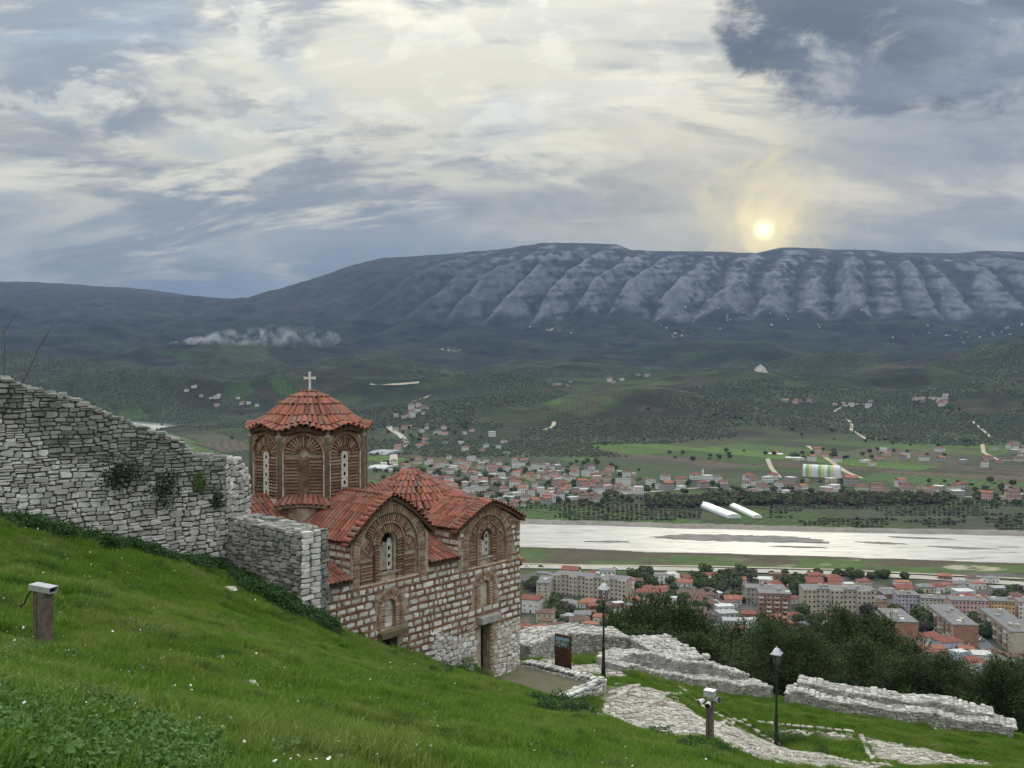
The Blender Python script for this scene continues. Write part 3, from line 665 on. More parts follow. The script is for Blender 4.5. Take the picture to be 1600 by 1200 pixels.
def build_church():
    # ---------------- openings in the facade
    AR1 = dict(c=-7.36, zs=5.95, r=1.45, zb=4.98); AR2 = dict(c=-2.02, zs=5.52, r=1.18, zb=4.72)
    N1 = dict(c=-7.36, zs=4.02, r=.27, zb=3.22); N2 = dict(c=-2.2, zs=3.82, r=.28, zb=3.05)
    holes = [arch_poly(A['c'], A['zs'], A['r'], A['zb']) for A in (AR1, AR2, N1, N2)]
    door = (-2.46, -1.86, .05, 2.44); low = (-7.75, -7.0, 1.6, 2.98)
    for (a, b, c, d) in (door, low): holes.append([(a, c), (b, c), (b, d), (a, d)])
    top = [(T0, EB), (TA, EB)] + [(t, g1(t)) for t in np.linspace(TA + .001, TB - .001, 21)] + [(TB, EB), (TC, EB)] + [(t, g2(t)) for t in np.linspace(TC + .001, TD - .001, 21)]
    outer = [(T0, -2.0), (TD, -2.0)] + top[::-1]
    B = MB(); v, f = plate(outer, holes, .55); B.add(v, f)
    B.box(T0, TD, S1 - .5, S1, -2, EB); B.box(T0, T0 + .5, .55, S1 - .5, -2, EB); B.box(TD - .5, TD, .55, S1 - .5, -2, EB + .8)
    wall = B.build('wall', M_MORT, church)
    B = MB()
    for A, dp in ((AR1, .14), (AR2, .14)):
        c = A['c']; h = [(c - .34, A['zb'] + .3), (c + .34, A['zb'] + .3)] + [(c + .34 * math.cos(a), A['zs'] + .38 + .34 * math.sin(a)) for a in np.linspace(0, math.pi, 9)]
        v, f = plate(arch_poly(c, A['zs'], A['r'] + .1, A['zb'] - .1), [h], .2); B = MB(); B.add([(x, y + dp, z) for x, y, z in v], f); B.build('recess_panel', M_MORTP, wall)
    for A in (N1, N2): v, f = plate(arch_poly(A['c'], A['zs'], A['r'] + .1, A['zb'] - .1), [], .1); B = MB(); B.add([(x, y + .16, z) for x, y, z in v], f); B.build('recess_panel', M_MORTP, wall)
    B = MB(); B.box(door[0] - .1, door[1] + .1, .42, .47, 0, 2.5); B.build('door', mat('dark_door_wood', (.018, .016, .016), .7), church)
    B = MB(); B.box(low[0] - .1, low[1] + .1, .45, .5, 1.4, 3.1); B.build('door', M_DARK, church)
    B = MB(); B.obox(Matrix.Translation((-2.08, -.02, 2.55)), 1.15, .5, .26); B.build('lintel', mat('grey_lintel', (.40, .39, .37), .9, .3, 4, .3), church)
    B = MB(); B.obox(Matrix.Translation((-7.36, -.02, 3.07)), 1.25, .5, .2); B.build('lintel', mat('oak_lintel', (.17, .13, .085), .9, .3, 4, .3), church)
    B = MB(); B.box(door[0] - .15, door[1] + .3, -.35, .3, -.12, .06); B.build('threshold', M_LIME, church)
    for (x0, x1) in ((door[0] + .005, door[1] - .005),):
        B = MB()
        for i in range(14): hband(B, x1 - .005, x1 + .03, .1 + i * .17, .1, .0, .4, .05)
    # ---------------- banded masonry: white stones, brick courses, rubble below
    def open_(x, z):
        if ftop(x) - z < .10: return True
        for A, m in ((AR1, .38), (AR2, .36), (N1, .40), (N2, .40)):
            if A['zb'] - .02 < z < A['zs'] and abs(x - A['c']) < A['r'] + m: return True
            if z >= A['zs'] and math.hypot(x - A['c'], z - A['zs']) < A['r'] + m: return True
        for (a, b, c, d) in (door, low):
            if a - .12 < x < b + .12 and c - .1 < z < d + .28: return True
        if -2.72 < x < -1.44 and 2.36 < z < 2.74: return True
        return False
    def gz(x): q = cw(x, 0, 0); return nh(q.x, q.y) - CR.z
    def rub_top(x): return 2.35 + .25 * math.sin(x * 2.1) + (.0 if x > -5.2 else -1.3)
    off = lambda a, b, out: (a, -out, b)
    stones = []; BB = MB(); pitch = .262; z = -.4 ; row = 0
    while z < 7.6:
        zs0 = z + .085; hs = pitch - .085; x = T0 + 1.1 + random.uniform(0, .2)
        # two thin brick layers under the stones
        if True:
            xx = T0 + 1.1
            while xx < TD - .03:
                w = min(random.uniform(.22, .34), TD - xx)
                zz = z + .006
                if zz > gz(xx + w / 2) - .3 and (zz > rub_top(xx) or random.random() < .10) and not open_(xx + w / 2, zz + .04) and not open_(xx, zz + .04) and not open_(xx + w, zz + .04) and zz < ftop(xx + w / 2) - .08:
                    for k in (0, 1): BB.box(xx, xx + w - .012, -.022 - random.uniform(0, .014), .02, zz + k * .042, zz + k * .042 + .031)
                xx += w
        while x < TD - .02:
            w = min(random.choice((.16, .24, .3, .36, .42, .5)) * random.uniform(.85, 1.15), TD - x); xc = x + w / 2; zc = zs0 + hs / 2 + .012 * math.sin(x * 2.3 + row)
            ok = zc > gz(xc) - .25 and zc > rub_top(xc) and not open_(x + .03, zc) and not open_(x + w - .03, zc) and not open_(xc, zc) and zc < min(ftop(x), ftop(x + w)) - .1
            if ok and zc < ftop(xc):
                inb = (TA - .02 < xc < TB + .02 and zc > 5.2) or (xc > TC and zc > 4.9)
                v, f = pillow((xc, zc), w - .02, (hs - .012) * random.uniform(.82, 1.04), .035 * random.uniform(.5, 1.4), off, .17); stones.append((v, f, w * hs))
            x += w
            if ok:
                nb = random.choice((1, 1, 2))
                for k in range(nb):
                    if x + .045 < TD: BB.box(x, x + .036, -.022, .02, zs0 + .004, zs0 + hs - .008)
                    x += .045
        z += pitch; row += 1
    R = rubble(-8.6, TD, lambda x: max(gz(x) - .3, -.3), lambda x: rub_top(x), .13, .27, .16, .40, off, .05, .022, lambda x, z: not open_(x, z) and not open_(x - .12, z) and not open_(x + .12, z))
    stones += [(v, f, a) for v, f, a, _ in R]
    place(stones, wall, M_LIMEW, 'stone', 300, 'small_stones')
    # jambs of the door
    for i in range(15): hband(BB, door[1] + .01, door[1] + .14, .1 + i * .16, .07, -.02, .3, .2)
    # ---------------- brick arches
    AA = MB()
    for A in (AR1, AR2):
        c, zs, r, zb = A['c'], A['zs'], A['r'], A['zb']
        voussoirs(AA, c, zs, r + .03, r + .30, 0, math.pi, 46, -.045, .1, .56)
        voussoirs(AA, c, zs, r + .315, r + .35, 0, math.pi, 26, -.055, .1, .92)
        for sgn in (-1, 1):                                    # the legs of the ring
            for i in range(int((zs - zb + .25) / .11)):
                AA.box(min(c + sgn * (r + .03), c + sgn * (r + .30)), max(c + sgn * (r + .03), c + sgn * (r + .30)), -.045 - random.uniform(0, .012), .1, zs - .11 * (i + 1), zs - .11 * (i + 1) + .062)
        s = r / 1.45
        voussoirs(AA, c, zs + .36 * s, .70 * s, .76 * s, 0, math.pi, 18, .0, .16, .92)
        voussoirs(AA, c, zs + .20 * s, .96 * s, 1.19 * s, .42, math.pi - .42, 28, .04, .16, .56)
        voussoirs(AA, c, zs + .20 * s, .90 * s, .935 * s, .35, math.pi - .35, 18, .02, .16, .92)
        voussoirs(AA, c, zs + .36 * s, .40 * s, .66 * s, 0, math.pi, 20, .03, .16, .56)
        for sgn in (-1, 1):
            for i in range(int((zs + .36 * s - zb) / .11)):
                z0 = zs + .36 * s - .11 * (i + 1)
                AA.box(min(c + sgn * .40 * s, c + sgn * .66 * s), max(c + sgn * .40 * s, c + sgn * .66 * s), .03 - random.uniform(0, .012), .16, z0, z0 + .062)
            AA.box(c + sgn * .70 * s - .02, c + sgn * .70 * s + .02, .0, .16, zb, zs + .36 * s)
            cx = c + sgn * .74 * s                             # half arches either side
            a0, a1 = (math.pi / 2, 0) if sgn > 0 else (math.pi / 2, math.pi)
            voussoirs(AA, cx, zs - .06 * s, .30 * s, .58 * s, a0, a1, 13, .05, .16)
            voussoirs(AA, cx, zs - .06 * s, .60 * s, .645 * s, a0, a1, 9, .03, .16, .92)
            nn = int((zs - .06 * s - zb) / .115)
            for i in range(nn):
                z0 = zb + .115 * i + .01; xa, xb = cx + sgn * .02, cx + sgn * .60 * s
                AA.box(min(xa, xb), max(xa, xb), .06 - random.uniform(0, .012), .16, z0, z0 + .064)
            for i in range(7):                                 # radial fan in the lunette
                a = a0 + (a1 - a0) * (i + .5) / 7; M = Matrix.Translation((cx + .15 * s * math.cos(a), .09, zs - .06 * s + .15 * s * math.sin(a))) @ Matrix.Rotation(-a, 4, 'Y'); AA.obox(M, .24 * s, .06, .035)
    for A in (N1, N2):
        c, zs, r, zb = A['c'], A['zs'], A['r'], A['zb']
        voussoirs(AA, c, zs, r, r + .16, 0, math.pi, 15, -.02, .14, .58)
        voussoirs(AA, c, zs, r + .18, r + .34, 0, math.pi, 21, -.05, .1, .58)
        for sgn in (-1, 1):
            for (ra, rb, y0) in ((r, r + .16, -.02), (r + .18, r + .34, -.05)):
                for i in range(int((zs - zb) / .105)):
                    AA.box(min(c + sgn * ra, c + sgn * rb), max(c + sgn * ra, c + sgn * rb), y0 - random.uniform(0, .012), .12, zs - .105 * (i + 1), zs - .105 * (i + 1) + .062)
    for A, m in ((AR1, .36), (AR2, .36), (N1, .35), (N2, .35)):
        v, f = plate(arch_poly(A['c'], A['zs'], A['r'] + m, A['zb'] - (.25 if m == .36 else 0)), [arch_poly(A['c'], A['zs'], A['r'], A['zb'] + .0)] if True else [], .02); B = MB(); B.add([(x, y - .012, z) for x, y, z in v], f); B.build('mortar_ring', M_MORTP, wall)
    # remaining brick face of the gables around the rings
    for (A, g, ta, tb) in ((AR1, g1, TA, TB), (AR2, g2, TC, TD)):
        z = A['zs'] + .3
        while z < g(A['c']) - .06:
            x = ta + .02
            while x < tb - .02:
                w = min(random.uniform(.2, .3), tb - x)
                if math.hypot(x + w / 2 - A['c'], z - A['zs']) > A['r'] + .42 and z < min(g(x), g(x + w)) - .05 and math.hypot(x + w * .9 - A['c'], z - A['zs']) > A['r'] + .36 and math.hypot(x - A['c'], z - A['zs']) > A['r'] + .36:
                    BB.box(x, x + w - .014, -.02 - random.uniform(0, .012), .02, z, z + .04)
                x += w
            z += .062
    BB.build('brick_courses', M_BRICK, wall, kind='stuff')
    AA.build('brick_arches', M_BRICKP, wall, kind='stuff')
    # pale plaster in the right niche, stones in the left one
    B = MB(); v, f = plate(arch_poly(N2['c'], N2['zs'], .25, N2['zb'] + .02), [], .02); B.add([(x, y + .13, z) for x, y, z in v], f); B.build('niche_plaster', mat('cream_plaster', (.60, .54, .42), .9, .3, 5), wall)
    B = MB()
    for i in range(5):
        v, f = pillow((N1['c'] + random.uniform(-.02, .02), N1['zb'] + .11 + i * .2), .46 if i < 4 else .34, .17, .03, lambda a, b, o: (a, .15 - o, b)); B.add(v, f)
    B.build('niche_stones', M_LIMEW, wall)
    # ---------------- windows of pierced slabs in the two gables
    for A in (AR1, AR2):
        s = A['r'] / 1.45; c = A['c']; w = link('window', None, church); w.location = (c, .2, A['zb'] + .3)
        zt = A['zs'] + .38 - A['zb'] - .3 + .12
        hs = [[(.14 + .075 * math.cos(a), zz + .09 * math.sin(a)) for a in np.linspace(0, 6.28, 11)[:-1]] for zz in (.22, .50, .78)]
        sl = [(.02, .02), (.27, .02), (.27, zt * .8), (.20, zt * .98), (.10, zt * .98), (.02, zt * .8)]
        B = MB(); v, f = plate(sl, hs, .06); B.add(v, f); B.build('pierced_slab', M_TRANS, w)
        B = MB(); v, f = plate([(-.30, .02), (-.23, .02), (-.23, zt * .75), (-.30, zt * .7)], [], .06); B.add(v, f); B.build('broken_slab', M_TRANS, w)
        if s >= 1:
            B = MB(); v, f = plate([(-.23, .02), (.0, .02), (.0, zt * .86), (-.12, zt * .9), (-.23, zt * .72)], [], .04); B.add([(x, y + .03, z) for x, y, z in v], f); B.build('broken_slab', M_GREY, w)
        if s < 1: 
            B = MB(); v, f = plate([(-.23, .02), (.0, .02), (-.02, zt * .55), (-.1, zt * .62), (-.23, zt * .7)], [], .05); B.add(v, f); B.build('broken_slab', M_TRANS, w)
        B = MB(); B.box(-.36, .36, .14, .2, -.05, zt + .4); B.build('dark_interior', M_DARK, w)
        B = MB(); B.box(-.5, .5, -.16, .06, -.09, .0); B.build('sill', M_GREY, w)
    # ---------------- side walls of the two arms above the corner bays
    for (ts, ze, s_end) in ((TA, E1, 2.75), (TC, E2, 2.2)):
        B = MB(); B.box(ts, ts + .4, .551, s_end, EB - .4, ze + .02); B.box(ts + .4 if ts == TA else ts + .4, (TB if ts == TA else TD) - .4, s_end - .3, s_end, EB - .4, ze); 
        B.box((TB if ts == TA else TD) - .4, (TB if ts == TA else TD) - .002, .551, s_end, EB - .4, ze + .02)
        side = B.build('arm_wall', M_MORT, church)
        st = []; BS = MB(); z = EB - .1; o2 = lambda a, b, out: (ts - out, a, b)
        while z < ze - .12:
            s = .02
            while s < s_end:
                w = min(random.uniform(.25, .45), s_end - s); v, f = pillow((s + w / 2, z + .175), w - .02, .16, .03, o2, .12)
                if random.random() < .72: st.append((v, f, 0))
                else: BS.box(ts - .02, ts, s, s + w - .02, z + .1, z + .15); BS.box(ts - .02, ts, s, s + w - .02, z + .17, z + .22)
                s += w + .05
            s = 0.0
            while s < s_end: w = min(.27, s_end - s); BS.box(ts - .025, ts, s, s + w - .01, z + .005, z + .036); BS.box(ts - .025, ts, s, s + w - .01, z + .048, z + .079); s += w
            z += .262
        place(st, side, M_LIMEW, 'stone', 0, 'small_stones'); BS.build('brick_courses', M_BRICK, side, kind='stuff')
    # ---------------- roofs
    def deck(name, quads):
        B = MB()
        for q in quads: B.add(q, [(0, 1, 2, 3)])
        return B.build(name, M_DECK, church)
    def arm_roof(name, tc, hw, ze, za, s0, s1, ncol, nrow):
        ov = .14; hw2 = hw + .16
        def prof(k, sg):                                        # k 0 eave .. 1 ridge
            x = hw2 * (1 - k); return Vector((tc + sg * x, 0, barrel(x, hw2, ze - .02, za + .10) + .06 + (.05 * (1 - k) ** 4)))
        qs = []
        ks = np.linspace(0, 1, 9)
        for sg in (-1, 1):
            for a, b in zip(ks, ks[1:]):
                p, q = prof(a, sg), prof(b, sg); qs.append([(p.x, s0 - ov, p.z), (p.x, s1, p.z), (q.x, s1, q.z), (q.x, s0 - ov, q.z)])
                qs.append([(p.x, s0 - ov, p.z - .12), (p.x, s0 - ov, p.z), (q.x, s0 - ov, q.z), (q.x, s0 - ov, q.z - .12)])
                qs.append([(p.x, s0 - ov, p.z - .12), (p.x, s0 + .1, p.z - .12), (q.x, s0 + .1, q.z - .12), (q.x, s0 - ov, q.z - .12)])
        part = deck(name, qs)
        for sg in (-1, 1):
            def fn(a, k, sg=sg): p = prof(k, sg); return Vector((p.x, s0 - ov + .30 + (s1 - s0 + ov - .3) * a, p.z))
            def nr(a, k, sg=sg): d = prof(min(k + .05, 1), sg) - prof(max(k - .05, 0), sg); return Vector((-d.z * (1 if d.x > 0 else -1), 0, abs(d.x))).normalized()
            tile_rows(part, fn, ncol, nrow, nr, .95)
            # verge tiles laid across, following the gable
            nv = 11
            for i in range(nv):
                p = prof((i + .4) / nv, sg); d = nr(0, (i + .4) / nv)
                lo = Vector((p.x, s0 - ov - .06, p.z + .02)); hi = Vector((p.x, s0 - ov + .33, p.z + .05)); tile_at(part, lo, hi, d, 1.1)
            for i in range(nv + 4):                             # second, lower row showing its ends under the verge
                p = prof((i + .2) / (nv + 4), sg); d = nr(0, (i + .2) / (nv + 4)); tile_at(part, Vector((p.x, s0 - ov + .02, p.z - .11)), Vector((p.x, s0 + .2, p.z - .11)), d, .85)
        n = int((s1 - s0) / .36)
        for i in range(n + 1): p = prof(1, 1); tile_at(part, Vector((tc, s0 - ov + i * .36, p.z + .05)), Vector((tc, s0 - ov + (i + 1) * .36, p.z + .05)), Vector((0, 0, 1)), 1.25)
        return part
    arm_roof('arm_roof', C1, (TB - TA) / 2, E1, A1, 0, 2.9, 14, 6)
    arm_roof('arm_roof', C2, (TD - TC) / 2, E2, A2, 0, 2.6, 13, 6)
    def lean_roof(name, t0, t1, s0, s1, z0, z1, along='s', ncol=8, nrow=4):
        """plane rising from s0 (eave) to s1; used for corner bays"""
        part = deck(name, [[(t0, s0 - .14, z0), (t1, s0 - .14, z0), (t1, s1, z1), (t0, s1, z1)], [(t0, s0 - .14, z0 - .1), (t1, s0 - .14, z0 - .1), (t1, s0 - .14, z0), (t0, s0 - .14, z0)], [(t0, s0 - .14, z0 - .1), (t0, s0 + .05, z0 - .1), (t1, s0 + .05, z0 - .1), (t1, s0 - .14, z0 - .1)]])
        fn = lambda a, k: Vector((t0 + (t1 - t0) * a, s0 - .20 + (s1 - s0 + .14) * k, z0 + .01 + (z1 - z0) * k)); n = Vector((0, -(z1 - z0), s1 - s0)).normalized()
        tile_rows(part, fn, ncol, nrow, lambda a, k: n, 1.0)
        return part
    lean_roof('corner_roof', T0, TA - .02, 0, 2.75, EB + .06, 6.35, ncol=14, nrow=7)
    lean_roof('corner_roof', TB + .02, TC - .04, 0, 2.6, EB + .06, 6.3, ncol=8, nrow=6)
    # long arm: behind the corner bays, ridge along the church
    def long_roof(t0, t1, za, ze, hw, ncol, nrow):
        qs = []
        for sg in (-1, 1): qs.append([(t0, SC_ + sg * hw, ze), (t1, SC_ + sg * hw, ze), (t1, SC_, za), (t0, SC_, za)]); 
        qs.append([(t0, SC_ - hw, ze - .1), (t1, SC_ - hw, ze - .1), (t1, SC_ - hw, ze), (t0, SC_ - hw, ze)])
        part = deck('long_arm_roof', qs); n = Vector((0, -(za - ze), hw)).normalized()
        tile_rows(part, lambda a, k: Vector((t0 + (t1 - t0) * a, SC_ - hw * (1 - k) - .05, ze + .02 + (za - ze) * k)), ncol, nrow, lambda a, k: n, 1.0)
        for i in range(int((t1 - t0) / .36)): tile_at(part, Vector((t0 + i * .36, SC_, za + .06)), Vector((t0 + (i + 1) * .36, SC_, za + .06)), Vector((0, 0, 1)), 1.2)
        B = MB(); B.box(t0, t1, SC_ - hw + .1, SC_ + hw - .1, EB - .5, ze - .02); B.build('arm_wall', M_MORT, church)
    long_roof(T0 - .1, TA + .4, 7.75, 6.5, 1.95, 16, 6)
    long_roof(TB - .4, TC + .3, 7.65, 6.5, 1.95, 12, 6)
    # back slopes closing the plan
    deck('back_roof', [[(T0, S1 + .1, EB), (TD, S1 + .1, EB), (TD, SC_ + 1.5, 6.6), (T0, SC_ + 1.5, 6.6)]])
    # ---------------- the low umbrella roof over the narthex
    PC = Vector((C2, SC_ - .05, 0)); ZP, ZA = 6.78, 8.18; RP = 2.62
    def umb(a, k, R=RP): r = R * (1 - k) + .12 * k; ang = a * 2 * math.pi; return Vector((PC.x + r * math.cos(ang), PC.y + r * math.sin(ang), ZP + (ZA - ZP) * (k ** .92)))
    B = MB(); n = 32; v = [umb(i / n, 0) - Vector((0, 0, .05)) for i in range(n)] + [umb(i / n, .5) - Vector((0, 0, .03)) for i in range(n)] + [umb(0, 1) * 0 + Vector((PC.x, PC.y, ZA - .02))]
    B.add(v, [(i, (i + 1) % n, n + (i + 1) % n, n + i) for i in range(n)] + [(n + i, n + (i + 1) % n, 2 * n) for i in range(n)]); part = B.build('umbrella_roof', M_DECK, church)
    rows = [(0, .17, 62), (.17, .34, 56), (.34, .51, 46), (.51, .67, 36), (.67, .83, 24), (.83, .98, 12)]
    for (k0, k1, nc) in rows:
        for i in range(nc):
            a = (i + .5 + random.uniform(-.08, .08)) / nc; lo, hi = umb(a, k0), umb(a, k1); d = (hi - lo).normalized(); rad = Vector((math.cos(a * 6.2832), math.sin(a * 6.2832), 0)); nn = (rad * .5 + Vector((0, 0, 1))); nn = (nn - d * nn.dot(d)).normalized()
            tile_at(part, lo + nn * (.02), hi, nn, min(1.15, 2 * math.pi * RP * (1 - k0) / nc / .21))
    B = MB(); B.lathe([(RP - .25, 4.9), (RP - .25, ZP + .02)], 24, (PC.x, PC.y)); B.build('umbrella_base', M_MORT, church)
    # ---------------- drum and dome
    RC = 2.27; DZ0, DZ1 = 5.3, 10.36; DC = Vector((C1 + .03, SC_, 0)); ap = RC * math.cos(math.pi / 8); fw = RC * math.sin(math.pi / 8)
    drum = link('drum', None, church); drum.location = DC
    core = MB(); core.lathe([(ap - .16, DZ0), (ap - .16, DZ1 - .05)], 8, (0, 0)); 
    # octagon core turned so its flat sides face the axes
    cv = [(Matrix.Rotation(math.pi / 8, 3, 'Z') @ Vector(p)) * 1.0 for p in core.v]; k8 = (ap - .16) / ((ap - .16) * math.cos(math.pi / 8)); core.v = [(p.x * k8, p.y * k8, p.z) for p in cv]
    core.build('core_wall', M_MORTP, drum)
    bricks = MB(); arches = MB(); ZB = 7.72
    for k in range(8):
        ang = math.pi / 4 * k - math.pi / 2; Mr = Matrix.Rotation(ang + math.pi / 2, 4, 'Z') @ Matrix.Translation((0, -ap, 0))
        def put(B, src):
            o = len(B.v); B.v += [tuple(Mr @ Vector(p)) for p in src.v]; B.f += [tuple(i + o for i in f) for f in src.f]; B.r += src.r; B.m += src.m
        hw = fw - .13; zs = 9.42; r = hw - .03; card = (k % 2 == 0)
        fr = MB(); v, f = plate([(-fw, DZ0), (fw, DZ0), (fw, DZ1), (-fw, DZ1)], [arch_poly(0, zs, r + .12 if False else r, ZB)], .15); fr.add(v, f)
        o = MB(); put(o, fr); o.build('face', M_MORTP, drum)
        vis = True
        b = MB(); a = MB()
        voussoirs(a, 0, zs, r - .03, r + .015, 0, math.pi, 22, -.03, .1, .94)                       # thin archivolt
        voussoirs(b, 0, zs, r + .03, r + .13, 0.12, math.pi - .12, 24, -.015, .05, .7)
        r_in = .36 if card else .27
        voussoirs(a, 0, zs - (.1 if card else .0), r_in, r - .05, 0, math.pi, 15, .03, .14, .52)
        voussoirs(b, 0, zs - (.1 if card else .0), .17, r_in - .03, 0, math.pi, 9, .06, .14, .6)
        nrow = int((zs - ZB - .05) / .122)
        for i in range(nrow):
            z0 = ZB + .02 + i * .122; x_in = .19 if card else .20
            for sg in (-1, 1):
                xa, xb = sorted((sg * x_in, sg * (r - .04))); (a if random.random() < .5 else b).box(xa, xb, .05 - random.uniform(0, .03), .14, z0, z0 + random.uniform(.05, .07))
            if not card:
                for sg in (-1, 1):
                    for dz in (.03, .09): M = Matrix.Translation((sg * .09, .085, z0 + dz)) @ Matrix.Rotation(-sg * .62, 4, 'Y'); b.obox(M, .19, .05, .026)
        for z0 in (DZ0 + .9, DZ0 + 1.15, DZ0 + 1.75, DZ0 + 2.0): b.box(-fw + .03, fw - .03, -.02, .02, z0, z0 + .04); b.box(-fw + .03, fw - .03, -.02, .02, z0 + .06, z0 + .1)
        if k % 2 == 1:                                             # white stones low on the diagonal faces
            for z0 in (DZ0 + 1.33, DZ0 + 2.18):
                for xx in (-.45, -.12, .25, .55): vv, ff = pillow((xx, z0 + .1), .27, .16, .03, lambda p, q, oo: (p, -oo, q)); o = MB(); o.add([Mr @ Vector(t) for t in vv], ff); o.build('stone', M_LIMEW, drum)
        for i in range(16):                                        # dog-tooth under the eave
            x = -fw + .06 + i * (2 * fw - .12) / 15; zt = DZ1 - .13 + (.14 * math.cos(x / fw * 1.5) if True else 0); M = Matrix.Translation((x, -.02, zt)) @ Matrix.Rotation(.785, 4, 'Z'); b.obox(M, .085, .085, .06)
        put(bricks, b); put(arches, a)
        if card:
            w = link('window', None, drum); w.matrix_local = Mr @ Matrix.Translation((0, .045, ZB + .02)); H = 1.72
            hs = [[(.066 * math.cos(t), zz + .085 * math.sin(t)) for t in np.linspace(0, 6.2832, 11)[:-1]] for zz in np.linspace(.2, 1.5, 5)]
            hs += [[(sg * .105 + .026 * math.cos(t), zz + .028 * math.sin(t)) for t in np.linspace(0, 6.2832, 7)[:-1]] for zz in np.linspace(.36, 1.34, 4) for sg in (-1, 1)]
            sl = [(-.16, 0), (.16, 0)] + [(.16 * math.cos(t), H - .16 + .16 * math.sin(t)) for t in np.linspace(0, math.pi, 9)]
            q = MB(); v, f = plate(sl, hs, .05); q.add(v, f); q.build('pierced_slab', M_TRANS, w)
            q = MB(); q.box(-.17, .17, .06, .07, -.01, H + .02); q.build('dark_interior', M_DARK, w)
        p = MB(); ca = ang + math.pi / 8; px, py = (RC - .03) * math.cos(ca), (RC - .03) * math.sin(ca)
        p.lathe([(.10, ZB - .25), (.10, 9.95), (.135, 9.98), (.14, 10.06), (.10, 10.1), (.10, DZ1 - .02)], 10, (px, py)); p.build('pilaster', M_GREY, drum, smooth=True)
    bricks.build('brick_courses', M_BRICK, drum, kind='stuff'); arches.build('brick_arches', M_BRICKP, drum, kind='stuff')
    # pent roofs at the foot of the diagonal faces
    for k in (-1, 1, 3, 5):
        a0 = -math.pi / 2 + k * math.pi / 4; part = None
        lo_r, hi_r, z0, z1 = ap + .36, ap - .02, 7.50, 7.72
        fnp = lambda a, kk: Vector(((lo_r + (hi_r - lo_r) * kk) / math.cos((a - .5) * .80) * math.cos(a0 + (a - .5) * .80), (lo_r + (hi_r - lo_r) * kk) / math.cos((a - .5) * .80) * math.sin(a0 + (a - .5) * .80), z0 + (z1 - z0) * kk + .10 * math.cos((a - .5) * 3))) + DC
        B = MB(); n = 8; v = [fnp(i / n, 0) for i in range(n + 1)] + [fnp(i / n, 1) for i in range(n + 1)] + [fnp(i / n, 0) - Vector((0, 0, .1)) for i in range(n + 1)]
        B.add(v, [(i, i + 1, n + 2 + i, n + 1 + i) for i in range(n)] + [(2 * n + 2 + i, 2 * n + 3 + i, i + 1, i) for i in range(n)])
        B.lathe([(.75, 5.4), (.75, 7.45)], 12, (DC.x + (ap - .42) * math.cos(a0), DC.y + (ap - .42) * math.sin(a0)))
        part = B.build('pent_roof', M_MORT, church)
        for i in range(10):
            a = (i + .5) / 10; rad = Vector((math.cos(a0), math.sin(a0), 0)); tile_at(part, fnp(a, -.15), fnp(a, 1), (rad * .5 + Vector((0, 0, 1))).normalized(), .95)
    # dome
    pr, ph = _pl((0, 1.27), (.33, 1.20), (.78, 1.02), (1.2, .78), (1.58, .45), (1.95, .17), (2.46, .0))
    def dome(a, r):
        ang = a * 2 * math.pi; w = math.cos(8 * (ang)) ; sc = .10 * w * max(0, (r - 1.5)) / .9
        rr = r * (.955 + .012 * math.cos(8 * ang + math.pi)); return Vector((DC.x + rr * math.cos(ang), DC.y + rr * math.sin(ang), 10.30 + float(np.interp(r, pr, ph)) * 1.06 + sc))
    n = 64; rr = [2.40, 1.95, 1.58, 1.2, .78, .33]; B = MB(); v = [dome(i / n, r) - Vector((0, 0, .03)) for r in rr for i in range(n)] + [Vector((DC.x, DC.y, 11.62))] + [dome(i / n, 2.40) - Vector((0, 0, .16)) for i in range(n)] + [dome(i / n, 2.0) * 1 - Vector((0, 0, .40)) for i in range(n)]
    f = [(j * n + i, j * n + (i + 1) % n, (j + 1) * n + (i + 1) % n, (j + 1) * n + i) for j in range(5) for i in range(n)] + [(5 * n + i, 5 * n + (i + 1) % n, 6 * n) for i in range(n)]
    o = 6 * n + 1; f += [(o + i, o + (i + 1) % n, (i + 1) % n, i) for i in range(n)] + [(o + n + i, o + n + (i + 1) % n, o + (i + 1) % n, o + i) for i in range(n)]
    B.add(v, f); part = B.build('dome_roof', M_DECK, church)
    for (r0, r1, nc) in ((2.52, 2.02, 64), (2.05, 1.58, 58), (1.62, 1.16, 46), (1.2, .74, 34), (.78, .30, 22), (.36, .06, 11)):
        ofs = random.random()
        for i in range(nc):
            a = (i + ofs + random.uniform(-.08, .08)) / nc; lo, hi = dome(a, r0), dome(a, r1); d = (hi - lo).normalized(); ra = a * 2 * math.pi; nn = Vector((math.cos(ra) * .6, math.sin(ra) * .6, 1)); nn = (nn - d * nn.dot(d)).normalized()
            tile_at(part, lo + nn * .035, hi + nn * .0, nn, min(1.25, 2 * math.pi * r0 / nc / .205))
    # cross
    cr = link('cross', None, church); cr.location = (DC.x, DC.y, 11.60); cr.rotation_euler = (0, 0, -.62)
    B = MB(); B.lathe([(.2, 0), (.2, .05), (.1, .1)], 10); B.build('cap_stone', M_TILE, cr)
    B = MB(); B.box(-.045, .045, -.03, .03, .05, .80); B.box(-.20, -.045, -.03, .03, .54, .63); B.box(.045, .20, -.03, .03, .54, .63)
    for (x, z) in ((-.2, .585), (.2, .585), (0, .80)): B.obox(Matrix.Translation((x, 0, z)), .11 if x == 0 else .06, .075, .06 if x == 0 else .13)
    B.build('cross_arms', M_WHITE, cr)
    # little carved bracket at the right corner
    B = MB(); B.box(.002, .28, -.05, .4, 4.45, 4.62); B.box(.002, .16, .0, .35, 4.30, 4.45); B.build('corner_bracket', M_BRICK, church)
